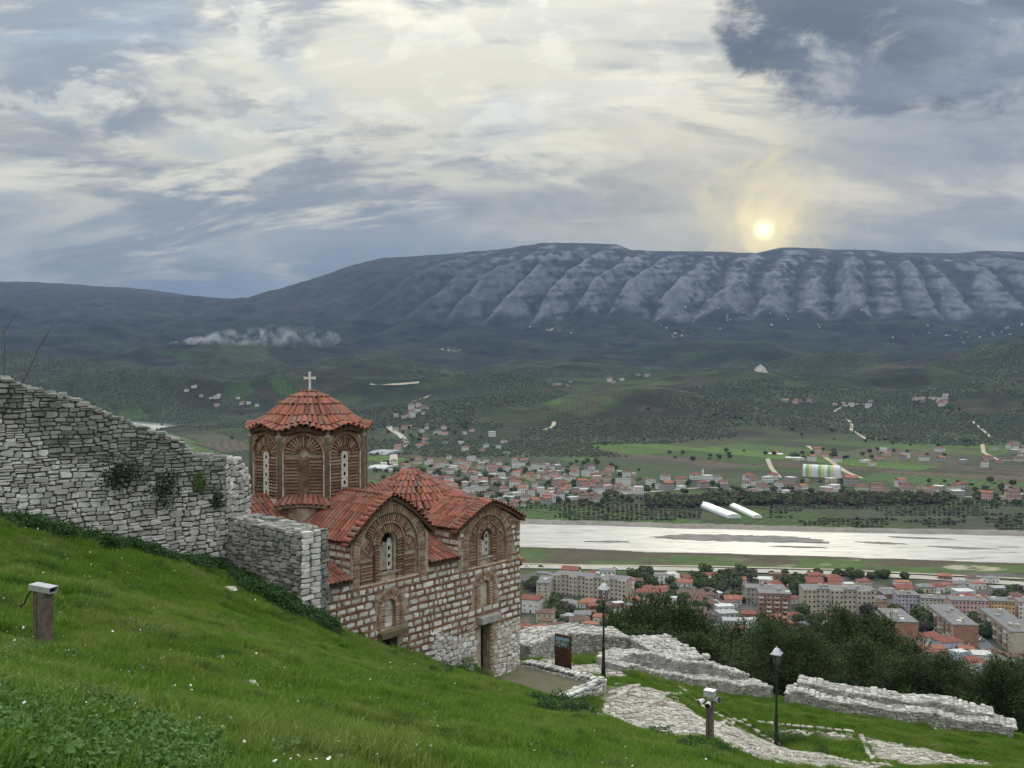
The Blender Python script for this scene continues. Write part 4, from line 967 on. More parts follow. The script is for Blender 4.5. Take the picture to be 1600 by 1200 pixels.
    # ---------------- lay the tiles: the most visible ones are pieces of their own
    base = tile_mesh(); me = base.mesh('roof_tile', M_TILE); camv = Vector((0, 0, CAMZ)); W = Matrix.Translation(CR) @ Matrix.Rotation(TH, 4, 'Z'); sc = []
    for i, (part, M) in enumerate(TILES):
        q = W @ M.translation; nrm = (W.to_3x3() @ M.to_3x3().col[2]).normalized(); vw = (camv - q); d = vw.length; f = nrm.dot(vw.normalized()); sc.append((f / d if f > 0 else f, i))
    order = sorted(sc, reverse=True); solo = set(i for _, i in order[:300]); rest = {}
    for i, (part, M) in enumerate(TILES):
        if i in solo:
            o = link('roof_tile', me, part); o.matrix_local = M
        else:
            B = rest.setdefault(part.name, (part, MB()))[1]; B.add([M @ Vector(p) for p in base.v], base.f)
    for nme, (part, B) in rest.items(): B.build('small_tiles', M_TILE, part, kind='stuff')
build_church()
# ================================================================== castle walls
def body(name, path, top, bot, th, matr, parent, n=60):
    """solid wall behind a path of (x, y) points; top/bot are functions of arc length, th thickness to the back"""
    pts, nr, L = sample(path, n); v = []; f = []
    for (p, m, l) in zip(pts, nr, L):
        for (q, z) in ((p, bot(l)), (p, top(l)), (p - m * th, top(l) + .02), (p - m * th, bot(l))): v.append((q.x, q.y, z))
    for i in range(len(pts) - 1):
        for k in range(4): a, b = i * 4 + k, i * 4 + (k + 1) % 4; f.append((a, a + 4, b + 4, b))
    f.append((0, 1, 2, 3)); e = (len(pts) - 1) * 4; f.append((e + 3, e + 2, e + 1, e))
    B = MB(); B.add(v, f); return B.build(name, matr, parent)
def sample(path, n):
    """points, outward normals (to the camera side = right of travel turned) and arc length along a polyline"""
    W = [Vector((x, y, 0)) for x, y in path]; seg = [(b - a).length for a, b in zip(W, W[1:])]; tot = sum(seg); pts = []; nr = []; Ls = []
    for i in range(n + 1):
        l = tot * i / n; k = 0; r = l
        while k < len(seg) - 1 and r > seg[k]: r -= seg[k]; k += 1
        t = (W[k + 1] - W[k]).normalized(); pts.append(W[k] + t * r); nr.append(Vector((t.y, -t.x, 0))); Ls.append(l)
    return pts, nr, Ls
def on_path(path):
    W = [Vector((x, y, 0)) for x, y in path]; seg = [(b - a).length for a, b in zip(W, W[1:])]
    def o(l, z, out):
        k = 0; r = l
        while k < len(seg) - 1 and r > seg[k]: r -= seg[k]; k += 1
        t = (W[k + 1] - W[k]).normalized(); p = W[k] + t * r + Vector((t.y, -t.x, 0)) * out; return (p.x, p.y, z)
    return o, sum(seg)
def interp_fn(xs, ys): return lambda x: float(np.interp(x, xs, ys))
def rel(v, f, off): return [(p[0] - off[0], p[1] - off[1], p[2] - off[2]) for p in v], f
def stone_wall(name, label, path, top, bot, th, sizes, matr, limit, cap=True, cat='wall', seed=1, patch=None, depth=.07, bpath=None, core=None):
    """dry stone wall; patch(l, z) picks a second, darker stone"""
    o, L = on_path(path); x0, y0 = path[0]; base = Vector((x0, y0, bot(0)))
    t = thing(name, label, cat, base)
    b = body('core', bpath or path, lambda l: top(l) - .05, bot, th, core or M_GAP, None); b.data.transform(Matrix.Translation(-base)); b.parent = t
    st = rubble(0, L, bot, top, *sizes, o, depth, .014, None, .2)
    A = [], []
    for v, f, a, c in st: A[1 if patch and patch(*c) else 0].append((rel(v, f, base)[0], f, a))
    # rough stones along the top, over the whole thickness
    if cap:
        l = 0; Lc = on_path(bpath or path)[1]
        while l < Lc:
            w = random.uniform(.18, .42); k = 0
            while k < th:
                d = random.uniform(.18, .4); z = top(min(l + w / 2, Lc)) - .06; 
                oo = lambda a, bb, out, z=z: (lambda q: (q[0], q[1], z + out))(o(a, 0, bb))
                v, f = pillow((min(l + w / 2, Lc - .05), -k - d / 2 + .02), w - .02, d - .02, random.uniform(.02, .12), oo, .2); A[1 if patch and patch(l, z) else 0].append((rel(v, f, base)[0], f, w * d * .3)); k += d
            l += w
    n0 = int(limit * len(A[0]) / max(1, len(A[0]) + len(A[1])))
    place(A[0], t, matr, 'stone', n0, 'small_stones')
    if A[1]: place(A[1], t, M_LIMED, 'stone', limit - n0, 'small_stones')
    return t
def wall_px(path, pts):
    """photo pixels of an outline lying on the vertical wall above path -> arc length, height lists"""
    (x0, y0), (x1, y1) = path[0], path[-1]; ls = []; zs = []
    a = Vector((x0, y0, 0)); t = Vector((x1 - x0, y1 - y0, 0)).normalized(); n = Vector((t.y, -t.x, 0))
    for u, v in pts:
        d = px_dir(u, v); k = (a - Vector((0, 0, CAMZ))).dot(n) / d.dot(n); q = Vector((0, 0, CAMZ)) + d * k; ls.append((q - a).dot(t)); zs.append(q.z)
    return interp_fn(ls, zs)
def xy(u, v, D): q = P(u, v, D); return (q.x, q.y)
def ground_fn(path, sink=.35):
    o, L = on_path(path); ls = np.linspace(0, L, 40); zs = [nh(*o(l, 0, 0)[:2]) - sink for l in ls]; return interp_fn(ls, zs)
def build_walls():
    A = xy(-130, 780, 26.6); B = xy(352, 880, 31.8); path = [A, B]
    top = wall_px(path, [(-130, 560), (-40, 575), (0, 588), (22, 592), (28, 600), (58, 606), (66, 612), (98, 614), (104, 621), (131, 625), (138, 634), (160, 640), (200, 660), (262, 679), (290, 694), (304, 711), (352, 714)])
    o, L = on_path(path)
    def patch(l, z): return z > top(l) - 1.15 - 1.2 * vnoise(l * .5, 3.3, 3) + .5 * vnoise(l * 2, z * 2, 8) and vnoise(l * 1.1, z * 1.1, 5) > .22
    stone_wall('castle_wall', 'tall ruined wall of pale dry stone with jagged dark top on the grass slope', path, top, ground_fn(path), 1.3, (.09, .21, .13, .46), M_LIME, 290, patch=patch)
    C = xy(391, 835, 33.6); path2 = [B, C]; top2 = wall_px(path2, [(352, 713), (376, 716), (384, 735), (390, 752)])
    stone_wall('castle_wall', 'pale stepped end of the ruined wall rising behind the spur beside the dome', [B, C], top2, ground_fn(path2), 1.0, (.14, .26, .2, .45), M_LIME, 60, patch=None)
    S0 = xy(357, 885, 31.5); S1 = xy(470, 952, 29.3); path3 = [S0, S1]; _t = (Vector(S1) - Vector(S0)).normalized(); S2 = (S1[0] - _t.y * 1.15, S1[1] + _t.x * 1.15)
    top3 = wall_px(path3, [(357, 808), (370, 811), (420, 822), (468, 833)])
    stone_wall('spur_wall', 'short dark grey spur of dry stone wall with a white squared corner beside the church', path3 + [S2], lambda l: top3(min(l, (Vector(S1) - Vector(S0)).length)), ground_fn(path3 + [S2]), 1.0, (.10, .20, .16, .48), M_LIMED, 230,
               patch=None, depth=.05, bpath=path3)
    # pale quoins at the corner of the spur
    t = [o for o in bpy.data.objects if o.name == 'spur_wall'][0]; o, L = on_path([S1, S2]); z = nh(*S1) - .2; zt = top3(99); q = []
    while z < zt:
        h = random.uniform(.12, .22)
        for (a, w) in (((.0, .32), (.36, .40)) if random.random() < .5 else ((.0, .5), (.52, .26))):
            v, f = pillow((a + w / 2, z + h / 2), w - .015, h - .015, .085, o, .12); q.append((rel(v, f, t.location)[0], f, w * h))
        z += h
    place(q, t, M_LIMEW, 'quoin', 40, 'small_stones')
    # low rampart, two tiers
    def rampart(label, pts, h1, h2, wob=0):
        path = [(q.x, q.y) for q in (hit_near(u, v, lo=40) for u, v in pts)]; o, L = on_path(path); g = ground_fn(path, .3)
        base = Vector((*path[0], g(0))); t = thing('rampart', label, 'wall', base)
        for (nm, back, hh, th) in (('lower_tier', 0, h1, 1.3), ('upper_tier', .85, h2, 1.1)):
            pp = []
            for l in np.linspace(0 if back == 0 else min(.6, L * .05), L if back == 0 else L - .8, 24): q = o(l, 0, -back); pp.append((q[0], q[1]))
            o2, L2 = on_path(pp); gg = ground_fn(pp, .3)
            tp = lambda l, hh=hh, L2=L2, gg=gg: gg(l) + .3 + hh(l / L2) + .09 * math.sin(l * 1.7) * math.sin(l * .6 + 1)
            b = body(nm, pp, lambda l: tp(l) - .04, gg, th, M_LIMED, None); b.data.transform(Matrix.Translation(-base)); b.parent = t
            st = rubble(0, L2, gg, tp, .08, .16, .12, .38, o2, .045, .012, None, .2); it = [(rel(v, f, base)[0], f, a) for v, f, a, _ in st]; cp = []
            l = 0
            while l < L2:
                w = random.uniform(.13, .36); k = 0
                while k < th:
                    d = random.uniform(.13, .32); z = tp(min(l + w / 2, L2)) - .05; oo = lambda a, bb, out, z=z: (lambda q: (q[0], q[1], z + out))(o2(a, 0, bb))
                    v, f = pillow((min(l + w / 2, L2 - .02), -k - d / 2 + .03), w - .015, d - .015, random.uniform(.0, .08), oo, .22); cp.append((rel(v, f, base)[0], f, 0)); k += d
                l += w
            place(it, b, M_RAMP, 'stone', 0, 'small_stones'); place(cp, b, M_COPE, 'stone', 0, 'coping_stones')
            for ch in b.children: pass
        return t
    rampart('low rampart of white rubble curving from the ruined bastion to a gap', [(978, 1052), (1010, 1058), (1060, 1069), (1110, 1082), (1160, 1089), (1207, 1094)], lambda k: .30 + .4 * k, lambda k: .40 + .72 * min(1, k * 3.5) - .1 * k)
    rampart('long straight low rampart of white rubble on the grass beyond the gap', [(1226, 1102), (1320, 1117), (1400, 1129), (1480, 1141), (1584, 1157)], lambda k: .62, lambda k: 1.12 - .1 * k)
    # ruined bastion
    pth = [xy(826, 1030, 46), xy(868, 1024, 49.5), xy(912, 1024, 51.5), xy(985, 1028, 52.5)]; g = ground_fn(pth, .4); o, L = on_path(pth)
    tz = wall_px(pth, [(826, 1008), (868, 1001), (912, 995), (990, 993)])
    stone_wall('ruined_bastion', 'thick ruined bastion wall of white rubble behind the information panel', pth, tz, g, 2.0, (.08, .17, .13, .38), M_RAMP, 60, core=M_LIMED)
    pth = [xy(985, 1030, 52.5), xy(1012, 1040, 49.5), xy(1042, 1050, 47.2)]; g = ground_fn(pth, .4); o, L = on_path(pth)
    stone_wall('ruined_bastion', 'sloping ruined bastion wall of white rubble closing the small grass plot', pth, interp_fn([0, L * .5, L], [P(988, 994, 52.5).z, P(1012, 1012, 49.5).z, P(1045, 1030, 47.2).z]), g, 2.0, (.08, .17, .13, .38), M_RAMP, 60, core=M_LIMED)
    # forecourt and its parapets
    t = link('forecourt', None); t.location = CR; t.rotation_euler = (0, 0, TH); t['kind'] = 'structure'
    B = MB(); B.add([(-3.6, -3.75, .06), (.2, -3.75, .06), (.2, .3, .06), (-3.6, .3, .06)], [(0, 1, 2, 3)]); fl = B.build('floor', M_SOIL, t)
    pz = .32
    def low_wall(label, x0, x1, y0, y1, zb):
        w = thing('parapet', label, 'wall', cw(x0, y0, zb), TH); B = MB(); B.box(.03, x1 - x0 - .03, .03, y1 - y0 - .03, 0, pz - zb - .03); B.build('core', M_GAP, w); it = []
        lx, ly = x1 - x0, y1 - y0
        fA = rubble(0, lx, lambda l: 0, lambda l: pz - zb - .06, .12, .2, .16, .36, lambda a, b, out: (a, -out + .03, b), .05)
        fB = rubble(0, ly, lambda l: 0, lambda l: pz - zb - .06, .12, .2, .16, .36, lambda a, b, out: (.03 - out, ly - a, b), .05)
        fC = rubble(0, ly, lambda l: 0, lambda l: pz - zb - .06, .12, .2, .16, .36, lambda a, b, out: (lx - .03 + out, a, b), .05)
        it = [(v, f, a) for v, f, a, _ in fA + fB + fC]; cp = rubble(0, lx, lambda l: 0, lambda l: ly, .2, .3, .25, .55, lambda a, b, out: (a, b, pz - zb - .04 + out), .05)
        it += [(v, f, a * 2) for v, f, a, _ in cp]; place(it, w, M_LIME, 'stone', 60, 'small_stones')
    low_wall('low stone parapet along the back of the forecourt below the brown panel', .12, .55, -4.0, .0, -.5)
    low_wall('low stone parapet along the outer edge of the forecourt above the path', -3.3, .10, -4.1, -3.65, -1.1)
build_walls()
# ================================================================== paved path
def paving():
    def cobbles(poly, name, size, solo, matr):
        xs = [p[0] for p in poly]; ys = [p[1] for p in poly]; path = link(name, None); c = Vector((sum(xs) / len(xs), sum(ys) / len(ys), 0)); c.z = nh(c.x, c.y); path.location = c; path['kind'] = 'structure'
        nx = int((max(xs) - min(xs)) / size) + 3; ny = int((max(ys) - min(ys)) / size) + 3; ang = .5; items = []
        cx, cy = c.x, c.y; R = max(nx, ny); ca, sa = math.cos(ang), math.sin(ang); G = {}
        Rr = int(R * .9)
        pts = []; key = []
        for i in range(-Rr, Rr + 1):
            for j in range(-Rr, Rr + 1):
                a = (i + (j % 2) * .5 + random.uniform(-.27, .27)) * size * 1.15; b = (j + random.uniform(-.25, .25)) * size * .85; pts.append((cx + a * ca - b * sa, cy + a * sa + b * ca)); key.append((i, j))
        pa = np.array(pts); Z = near_h(pa[:, 0], pa[:, 1]); ins = inside(poly, pa[:, 0], pa[:, 1])
        for k, (i, j) in enumerate(key): G[(i, j)] = (pa[k, 0], pa[k, 1], Z[k], ins[k])
        for (i, j), g in G.items():
            q = [G.get((i, j)), G.get((i + 1, j)), G.get((i + 1, j + 1)), G.get((i, j + 1))]
            if any(x is None for x in q) or not all(x[3] for x in q) or random.random() < .05: continue
            m = Vector((sum(x[0] for x in q) / 4, sum(x[1] for x in q) / 4, sum(x[2] for x in q) / 4)); h = random.uniform(.015, .06); ring = []
            for a, b in zip(q, q[1:] + q[:1]):
                A_, B_ = Vector(a[:3]), Vector(b[:3]); ring += [A_.lerp(B_, .16), A_.lerp(B_, .84)]
            ring = [m + (r - m) * .93 for r in ring]; tx, ty = random.uniform(-.05, .05), random.uniform(-.05, .05)
            v = [r - c - Vector((0, 0, .04)) for r in ring] + [(m + (r - m) * .95) - c + Vector((0, 0, h * .7)) for r in ring] + [(m + (r - m) * .75) - c + Vector((0, 0, h + (r - m).x * tx + (r - m).y * ty)) for r in ring]
            f = [(a, (a + 1) % 8, 8 + (a + 1) % 8, 8 + a) for a in range(8)] + [(8 + a, 8 + (a + 1) % 8, 16 + (a + 1) % 8, 16 + a) for a in range(8)] + [tuple(range(16, 24))]
            ar = (Vector(q[0][:2]) - Vector(q[2][:2])).length / max(10, m.y); items.append((v, f, ar))
        place(items, path, matr, 'paving_stone', solo, 'small_paving_stones')
    M_PAVE = mat('paving_limestone', (.44, .42, .385), .85, .3, 3.0, .4, 14, col2=(.31, .29, .255), rnd=.28, hue=(.25, .23, .19))
    cobbles(PATHS[0], 'stone_path', .27, 260, M_PAVE)
    cobbles(PATHS[1], 'stone_path', .24, 60, M_PAVE)
    cobbles(PATHS[2], 'cobbled_ground', .24, 60, M_PAVE)
    cobbles(PATHS[3], 'cobbled_ground', .2, 0, M_PAVE)
    cobbles(PATHS[4], 'rubble_ground', .34, 60, M_PAVE)
    def kerb(pts, name, label, w=.2, h=.09):
        W = [hit_near(u, v, lo=24) for u, v in pts]; path = [(q.x, q.y) for q in W]; o, L = on_path(path); t = thing(name, label, 'kerb', W[0]); l = 0; it = []
        while l < L:
            d = random.uniform(.2, .5); p = Vector(o(min(l + d / 2, L), 0, 0)); a = math.atan2(o(min(l + d, L), 0, 0)[1] - o(l, 0, 0)[1], o(min(l + d, L), 0, 0)[0] - o(l, 0, 0)[0]); z = nh(p.x, p.y)
            M = Matrix.Translation(Vector((p.x, p.y, z)) - W[0]) @ Matrix.Rotation(a, 4, 'Z')
            v, f = pillow((0, 0), d - .03, w, h, lambda x, y, out, M=M: tuple(M @ Vector((x, y, out))), .1); it.append((v, f, d)); l += d
        place(it, t, M_PAVE, 'kerb_stone', 60, 'small_stones')
    kerb([(905, 1113), (950, 1097), (972, 1086), (996, 1074)], 'stone_kerb', 'raised stone kerb crossing the path below the forecourt wall')
    kerb([(990, 1110), (1030, 1098), (1062, 1087)], 'stone_kerb', 'stone step edge beside the grass strip in the middle of the path')
    kerb([(1060, 1075), (1100, 1108), (1135, 1125), (1175, 1140), (1214, 1164)], 'stone_kerb', 'long rough kerb between the stone path and the grass by the rampart')
    kerb([(1120, 1140), (1130, 1131), (1148, 1127)], 'stone_kerb', 'short curved stone step on the path behind the floodlight post')
    kerb([(1345, 1150), (1352, 1168), (1363, 1188)], 'stone_kerb', 'thin white kerb at the edge of the cobbled ground')
    kerb([(1180, 1131), (1260, 1138), (1335, 1146)], 'stone_kerb', 'thin kerb between the grass and the small setts')
    kerb([(1140, 1172), (1200, 1176), (1290, 1184), (1390, 1199)], 'stone_kerb', 'long pale kerb at the lower edge of the path past the lamp')
paving()
# ================================================================== posts, lamps and panel
def lamp(u, v, D, H, label):
    q = P(u, v, D); q.z = nh(q.x, q.y) - .03; t = thing('street_lamp', label, 'street lamp', q, .3, 'old style lamps by the path')
    B = MB(); B.lathe([(.13, 0), (.13, .06), (.10, .10), (.085, .45), (.10, .50), (.07, .56), (.06, 1.25), (.075, 1.3), (.045, 1.36), (.038, H - .95), (.06, H - .93), (.05, H - .86)], 12); B.build('pole', M_IRON, t, smooth=False)
    B = MB()
    for k in range(4):
        a = math.pi / 2 * k + .785
        B.tube([(.02 * math.cos(a), .02 * math.sin(a), H - .9), (.12 * math.cos(a), .12 * math.sin(a), H - .72), (.24 * math.cos(a), .24 * math.sin(a), H - .27)], .014, 5)
    B.build('lantern_frame', M_IRON, t)
    B = MB(); z0, z1 = H - .72, H - .27; v = [(.09 * math.cos(a), .09 * math.sin(a), z0) for a in (.785, 2.356, 3.927, 5.498)] + [(.215 * math.cos(a), .215 * math.sin(a), z1) for a in (.785, 2.356, 3.927, 5.498)]
    m = bpy.data.materials.get('lantern_glass') or bpy.data.materials.new('lantern_glass'); m.use_nodes = True; b = m.node_tree.nodes['Principled BSDF']; b.inputs['Transmission Weight'].default_value = .95; b.inputs['Roughness'].default_value = .05; b.inputs['IOR'].default_value = 1.02
    B.add(v, [(i, (i + 1) % 4, 4 + (i + 1) % 4, 4 + i) for i in range(4)]); B.build('lantern_glass', m, t)
    B = MB(); B.lathe([(.27, H - .29), (.28, H - .26), (.17, H - .12), (.12, H - .06), (.05, H - .03), (.02, H + .03)], 4); B.build('lantern_roof', M_STEEL, t)
    for k in range(4): B = MB(); a = math.pi / 2 * k; B.lathe([(.03, -.01), (.035, .02), (.01, .05)], 6, (.265 * math.cos(a), .265 * math.sin(a))); o = B.build('finial', M_STEEL, t); o.location = (0, 0, H - .27)
lamp(943, 1057, 40.6, 4.05, 'black lamp post with lantern standing in front of the ruined bastion')
lamp(1213, 1166, 38.5, 4.0, 'black lamp post with lantern standing at the gap of the low ramparts')
def post_left():
    q = P(68, 1014, 14.6); q.z = nh(q.x, q.y) - .15; t = thing('light_post', 'grey wooden post with a flat metal floodlight box on the grass', 'post', q, -.62)
    B = MB(); B.box(-.125, -.035, -.09, .09, 0, 1.05); B.build('plank', M_WOOD, t); B = MB(); B.box(-.015, .125, -.09, .09, 0, 1.05); B.build('plank', M_WOOD, t)
    B = MB(); B.box(-.035, -.015, -.07, .07, .02, 1.03); B.build('core', M_DARK, t)
    h = link('floodlight', None, t); h.location = (0, 0, 1.06); h.rotation_euler = (0, .10, .35); h.scale = (.86, .86, .86)
    B = MB()
    for (x0, x1, y0, y1, z0, z1) in ((-.22, .22, -.11, .11, .085, .10), (-.22, .22, -.11, -.098, 0, .0849), (-.22, .22, .098, .11, 0, .0849), (-.22, -.208, -.0979, .0979, 0, .0849), (-.22, .22, -.0979, .0979, -.012, .0)): B.box(x0, x1, y0, y1, z0, z1)
    B.build('housing', M_STEEL, h); B = MB(); B.box(.15, .16, -.0975, .0975, .002, .084); B.build('lens', M_DARK, h)
    B = MB(); B.tube([(-.15, -.1, 1.06), (-.2, -.14, .98), (-.24, -.16, .86), (-.33, -.2, .80)], .012, 6); B.build('cable', M_IRON, t)
post_left()
def post_right():
    q = P(1109, 1156, 30); q.z = nh(q.x, q.y) - .12; t = thing('light_post', 'tall wooden post carrying white floodlights and a metal box by the stone path', 'post', q, -.55)
    B = MB(); B.box(-.10, -.012, -.1, .1, 0, 1.45); B.build('plank', M_WOOD, t); B = MB(); B.box(.004, .10, -.1, .1, 0, 1.45); B.build('plank', M_WOOD, t)
    B = MB(); B.box(-.16, .16, -.13, .13, 1.58, 1.78); B.build('metal_box', M_STEEL, t); B = MB(); B.box(-.04, .04, -.03, .03, 1.40, 1.581); B.build('bracket', M_STEEL, t)
    B = MB(); B.box(-.25, .25, -.03, .0, 1.42, 1.46); B.build('arm', M_IRON, t)
    for (x, y, z, ax) in ((-.24, -.12, 1.40, (-.5, -.8, -.25)), (.24, -.02, 1.50, (.9, -.3, .3)), (.02, -.2, 1.38, (.1, -1, -.3))):
        h = link('floodlight', None, t); h.location = (x, y, z); h.rotation_euler = Vector(ax).to_track_quat('Z', 'Y').to_euler()
        B = MB(); B.lathe([(.04, -.12), (.06, -.1), (.085, .04), (.10, .06), (.10, .09)], 12); B.build('housing', M_WHITE if x < .1 else M_STEEL, h); B = MB(); B.lathe([(.088, .091), (.088, .096)], 12); B.build('lens', M_GLASS, h)
    B = MB(); B.tube([(-.1, -.1, 1.4), (-.3, -.13, 1.28), (-.27, -.1, 1.2)], .012, 6); B.build('cable', M_IRON, t)
post_right()
def panel():
    q = cw(.86, -1.62, 0); q.z = nh(q.x, q.y); t = thing('information_panel', 'upright rust brown steel information panel with a picture behind the parapet', 'sign', (q.x, q.y, q.z - .05), TH - math.pi / 2)
    top = P(873, 992, q.y).z - q.z + .05; B = MB(); B.box(-.40, .40, -.05, .05, 0, top); B.build('steel_sheet', M_RUST, t)
    # printed picture of the ruins: blue sky, grey walls
    m = bpy.data.materials.new('panel_print'); m.use_nodes = True; T = NT(m.node_tree); b = T.n['Principled BSDF']; tc = T.node('ShaderNodeTexCoord').outputs['Object']
    sp = T.node('ShaderNodeSeparateXYZ'); T.l.new(tc, sp.inputs[0]); n = T.noise(tc, 7, 3, .6); v = T.node('ShaderNodeTexVoronoi'); T.l.new(tc, v.inputs['Vector']); v.inputs['Scale'].default_value = 9
    c = T.ramp(v.outputs['Distance'], (.1, (.42, .46, .42)), (.35, (.22, .30, .27)), (.6, (.05, .09, .09))); sky = T.mix(T.smooth(sp.outputs[2], .02, .14), c, (.20, .42, .50)); c2 = T.mix(T.smooth(T.math('ADD', sp.outputs[2], T.math('MULTIPLY', n, .2)), .27, .32), sky, (.03, .06, .09))
    T.put(b.inputs['Base Color'], c2); b.inputs['Roughness'].default_value = .35
    B = MB(); B.box(-.35, .35, -.004, .0, -.22, .22); o = B.build('printed_picture', m, t); o.location = (0, -.0502, top - .30)
panel()
def rocks():
    for (u, v, w, label, lo) in ((65, 1046, .26, 'white angular rock among the leafy weeds below the left post', 6), (393, 1076, .34, 'flat grey rock lying in the open grass', 8), (33, 985, .2, 'rounded grey rock half buried left of the wooden post', 8), (165, 998, .12, 'small pale rock in the grass right of the wooden post', 8),
                          (357, 925, .45, 'flat pale rock below the spur wall', 18), (392, 922, .35, 'tilted white rock in the weeds at the spur wall foot', 18), (345, 1032, .18, 'little white stone in the middle of the meadow', 8), (1163, 1128 + 0, .3, 'white stone on the grass beside the rampart foot', 30), (1382, 1127, .35, 'white stone at the foot of the long rampart', 36), (1462, 1141, .3, 'pale stone in the grass by the long rampart', 36), (905, 1111, .4, 'white block at the corner of the path', 28)):
        q = hit_near(u, v, lo=lo); bm = bmesh.new(); bmesh.ops.create_icosphere(bm, subdivisions=2, radius=1)
        sx, sy, sz = w * .5 * random.uniform(.9, 1.2), w * .5 * random.uniform(.6, .9), w * .5 * random.uniform(.35, .55)
        for x in bm.verts: n = 1 + (float(vnoise(x.co.x * 1.7 + u, x.co.y * 1.7 + x.co.z * 2, 3)) - .5) * .9; x.co = Vector((x.co.x * sx * n, x.co.y * sy * n, x.co.z * sz * n))
        me = bpy.data.meshes.new('rock'); bm.to_mesh(me); bm.free(); me.materials.append(M_LIMEW); o = link('rock', me); o.location = q + Vector((0, 0, sz * .45)); o.rotation_euler = (random.uniform(-.3, .3), random.uniform(-.3, .3), random.uniform(0, 6)); tag(o, label, 'rock', 'loose rocks on the slope')
rocks()
# ================================================================== vegetation
def scatter(name, label, cat, protos, pts, rot, scl, pick, loc=(0, 0, 0), kind='stuff'):
    """one object that carries a cloud of plants: geometry nodes place copies of the prototypes on points"""
    pc = bpy.data.collections.new(name + '_prototypes')
    for i, (me) in enumerate(protos): o = bpy.data.objects.new('%02d_%s' % (i, me.name), me); pc.objects.link(o)
    me = bpy.data.meshes.new(name); me.vertices.add(len(pts)); me.vertices.foreach_set('co', np.asarray(pts, np.float32).ravel())
    a = me.attributes.new('rot', 'FLOAT_VECTOR', 'POINT'); a.data.foreach_set('vector', np.asarray(rot, np.float32).ravel())
    a = me.attributes.new('scl', 'FLOAT', 'POINT'); a.data.foreach_set('value', np.asarray(scl, np.float32))
    a = me.attributes.new('pick', 'INT', 'POINT'); a.data.foreach_set('value', np.asarray(pick, np.int32))
    me.update(); ob = link(name, me, None, kind)
    if label: tag(ob, label, cat)
    g = bpy.data.node_groups.new(name, 'GeometryNodeTree'); g.interface.new_socket('Geometry', in_out='INPUT', socket_type='NodeSocketGeometry'); g.interface.new_socket('Geometry', in_out='OUTPUT', socket_type='NodeSocketGeometry')
    N = g.nodes; Lk = g.links; i = N.new('NodeGroupInput'); o = N.new('NodeGroupOutput'); ins = N.new('GeometryNodeInstanceOnPoints'); ci = N.new('GeometryNodeCollectionInfo'); ci.inputs[0].default_value = pc; ci.inputs['Separate Children'].default_value = True; ci.inputs['Reset Children'].default_value = True
    def attr(nm, typ): n = N.new('GeometryNodeInputNamedAttribute'); n.data_type = typ; n.inputs[0].default_value = nm; return [x for x in n.outputs if x.enabled][0]
    er = N.new('FunctionNodeEulerToRotation'); Lk.new(attr('rot', 'FLOAT_VECTOR'), er.inputs[0])
    Lk.new(i.outputs[0], ins.inputs['Points']); Lk.new(ci.outputs[0], ins.inputs['Instance']); ins.inputs['Pick Instance'].default_value = True
    Lk.new(attr('pick', 'INT'), ins.inputs['Instance Index']); Lk.new(er.outputs[0], ins.inputs['Rotation']); Lk.new(attr('scl', 'FLOAT'), ins.inputs['Scale']); Lk.new(ins.outputs[0], o.inputs[0])
    md = ob.modifiers.new('plants', 'NODES'); md.node_group = g; return ob
def slope_rot(x, y, spin):
    e = .25; gx = (near_h(x + e, y) - near_h(x - e, y)) / (2 * e); gy = (near_h(x, y + e) - near_h(x, y - e)) / (2 * e); R = []
    for a, b, s in zip(gx, gy, spin): q = Vector((-a, -b, 1)).normalized().to_track_quat('Z', 'Y') @ Euler((0, 0, s)).to_quaternion(); R.append(tuple(q.to_euler()))
    return R
def blades(name, n, size, hmin, hmax, w, matr, lean=.5):
    """patch of grass blades"""
    k = RS.rand(n); x = (RS.rand(n) - .5) * size; y = (RS.rand(n) - .5) * size; a = RS.rand(n) * 6.283; h = hmin + (hmax - hmin) * RS.rand(n) ** 1.6; l = RS.rand(n) * lean * h; b = RS.rand(n) * 6.283; ww = w * (.6 + .8 * RS.rand(n))
    dx, dy = np.cos(a) * ww / 2, np.sin(a) * ww / 2; z0 = np.full(n, -.03); lx, ly = np.cos(b) * l, np.sin(b) * l
    V = np.stack([np.stack([x - dx, y - dy, z0], 1), np.stack([x + dx, y + dy, z0], 1), np.stack([x + dx * .8 + lx * .35, y + dy * .8 + ly * .35, h * .6], 1), np.stack([x - dx * .8 + lx * .35, y - dy * .8 + ly * .35, h * .6], 1), np.stack([x + lx, y + ly, h], 1)], 1).reshape(-1, 3)
    me = bpy.data.meshes.new(name); F_ = []; r = []
    for i in range(n): o = 5 * i; F_ += [(o, o + 1, o + 2, o + 3), (o + 3, o + 2, o + 4)]; r += [k[i], k[i]]
    me.from_pydata(V.tolist(), [], F_); at = me.attributes.new('rnd', 'FLOAT', 'FACE'); at.data.foreach_set('value', np.array(r, np.float32)); me.materials.append(matr); me.update(); return me
def leaves(name, n, R, H, ls, matr, flat=.6, stem=True):
    """clump of broad leaves"""
    B = MB()
    for i in range(n):
        a = random.uniform(0, 6.283); rr = R * math.sqrt(random.random()); z = H * (random.random() ** .7) * (1 - .5 * (rr / R) ** 2); c = Vector((rr * math.cos(a), rr * math.sin(a), z)); s = ls * random.uniform(.6, 1.3)
        q = Euler((random.gauss(0, flat), random.gauss(0, flat), random.uniform(0, 6.283))).to_matrix(); wd = random.uniform(.32, .55)
        v = [c + q @ Vector(p) for p in ((0, -s * .5, 0), (s * wd, -s * .05, s * .12), (0, s * .6, -s * .1), (-s * wd, -s * .05, s * .12))]; B.add(v, [(0, 1, 2), (0, 2, 3)])
    return B.mesh(name, matr)
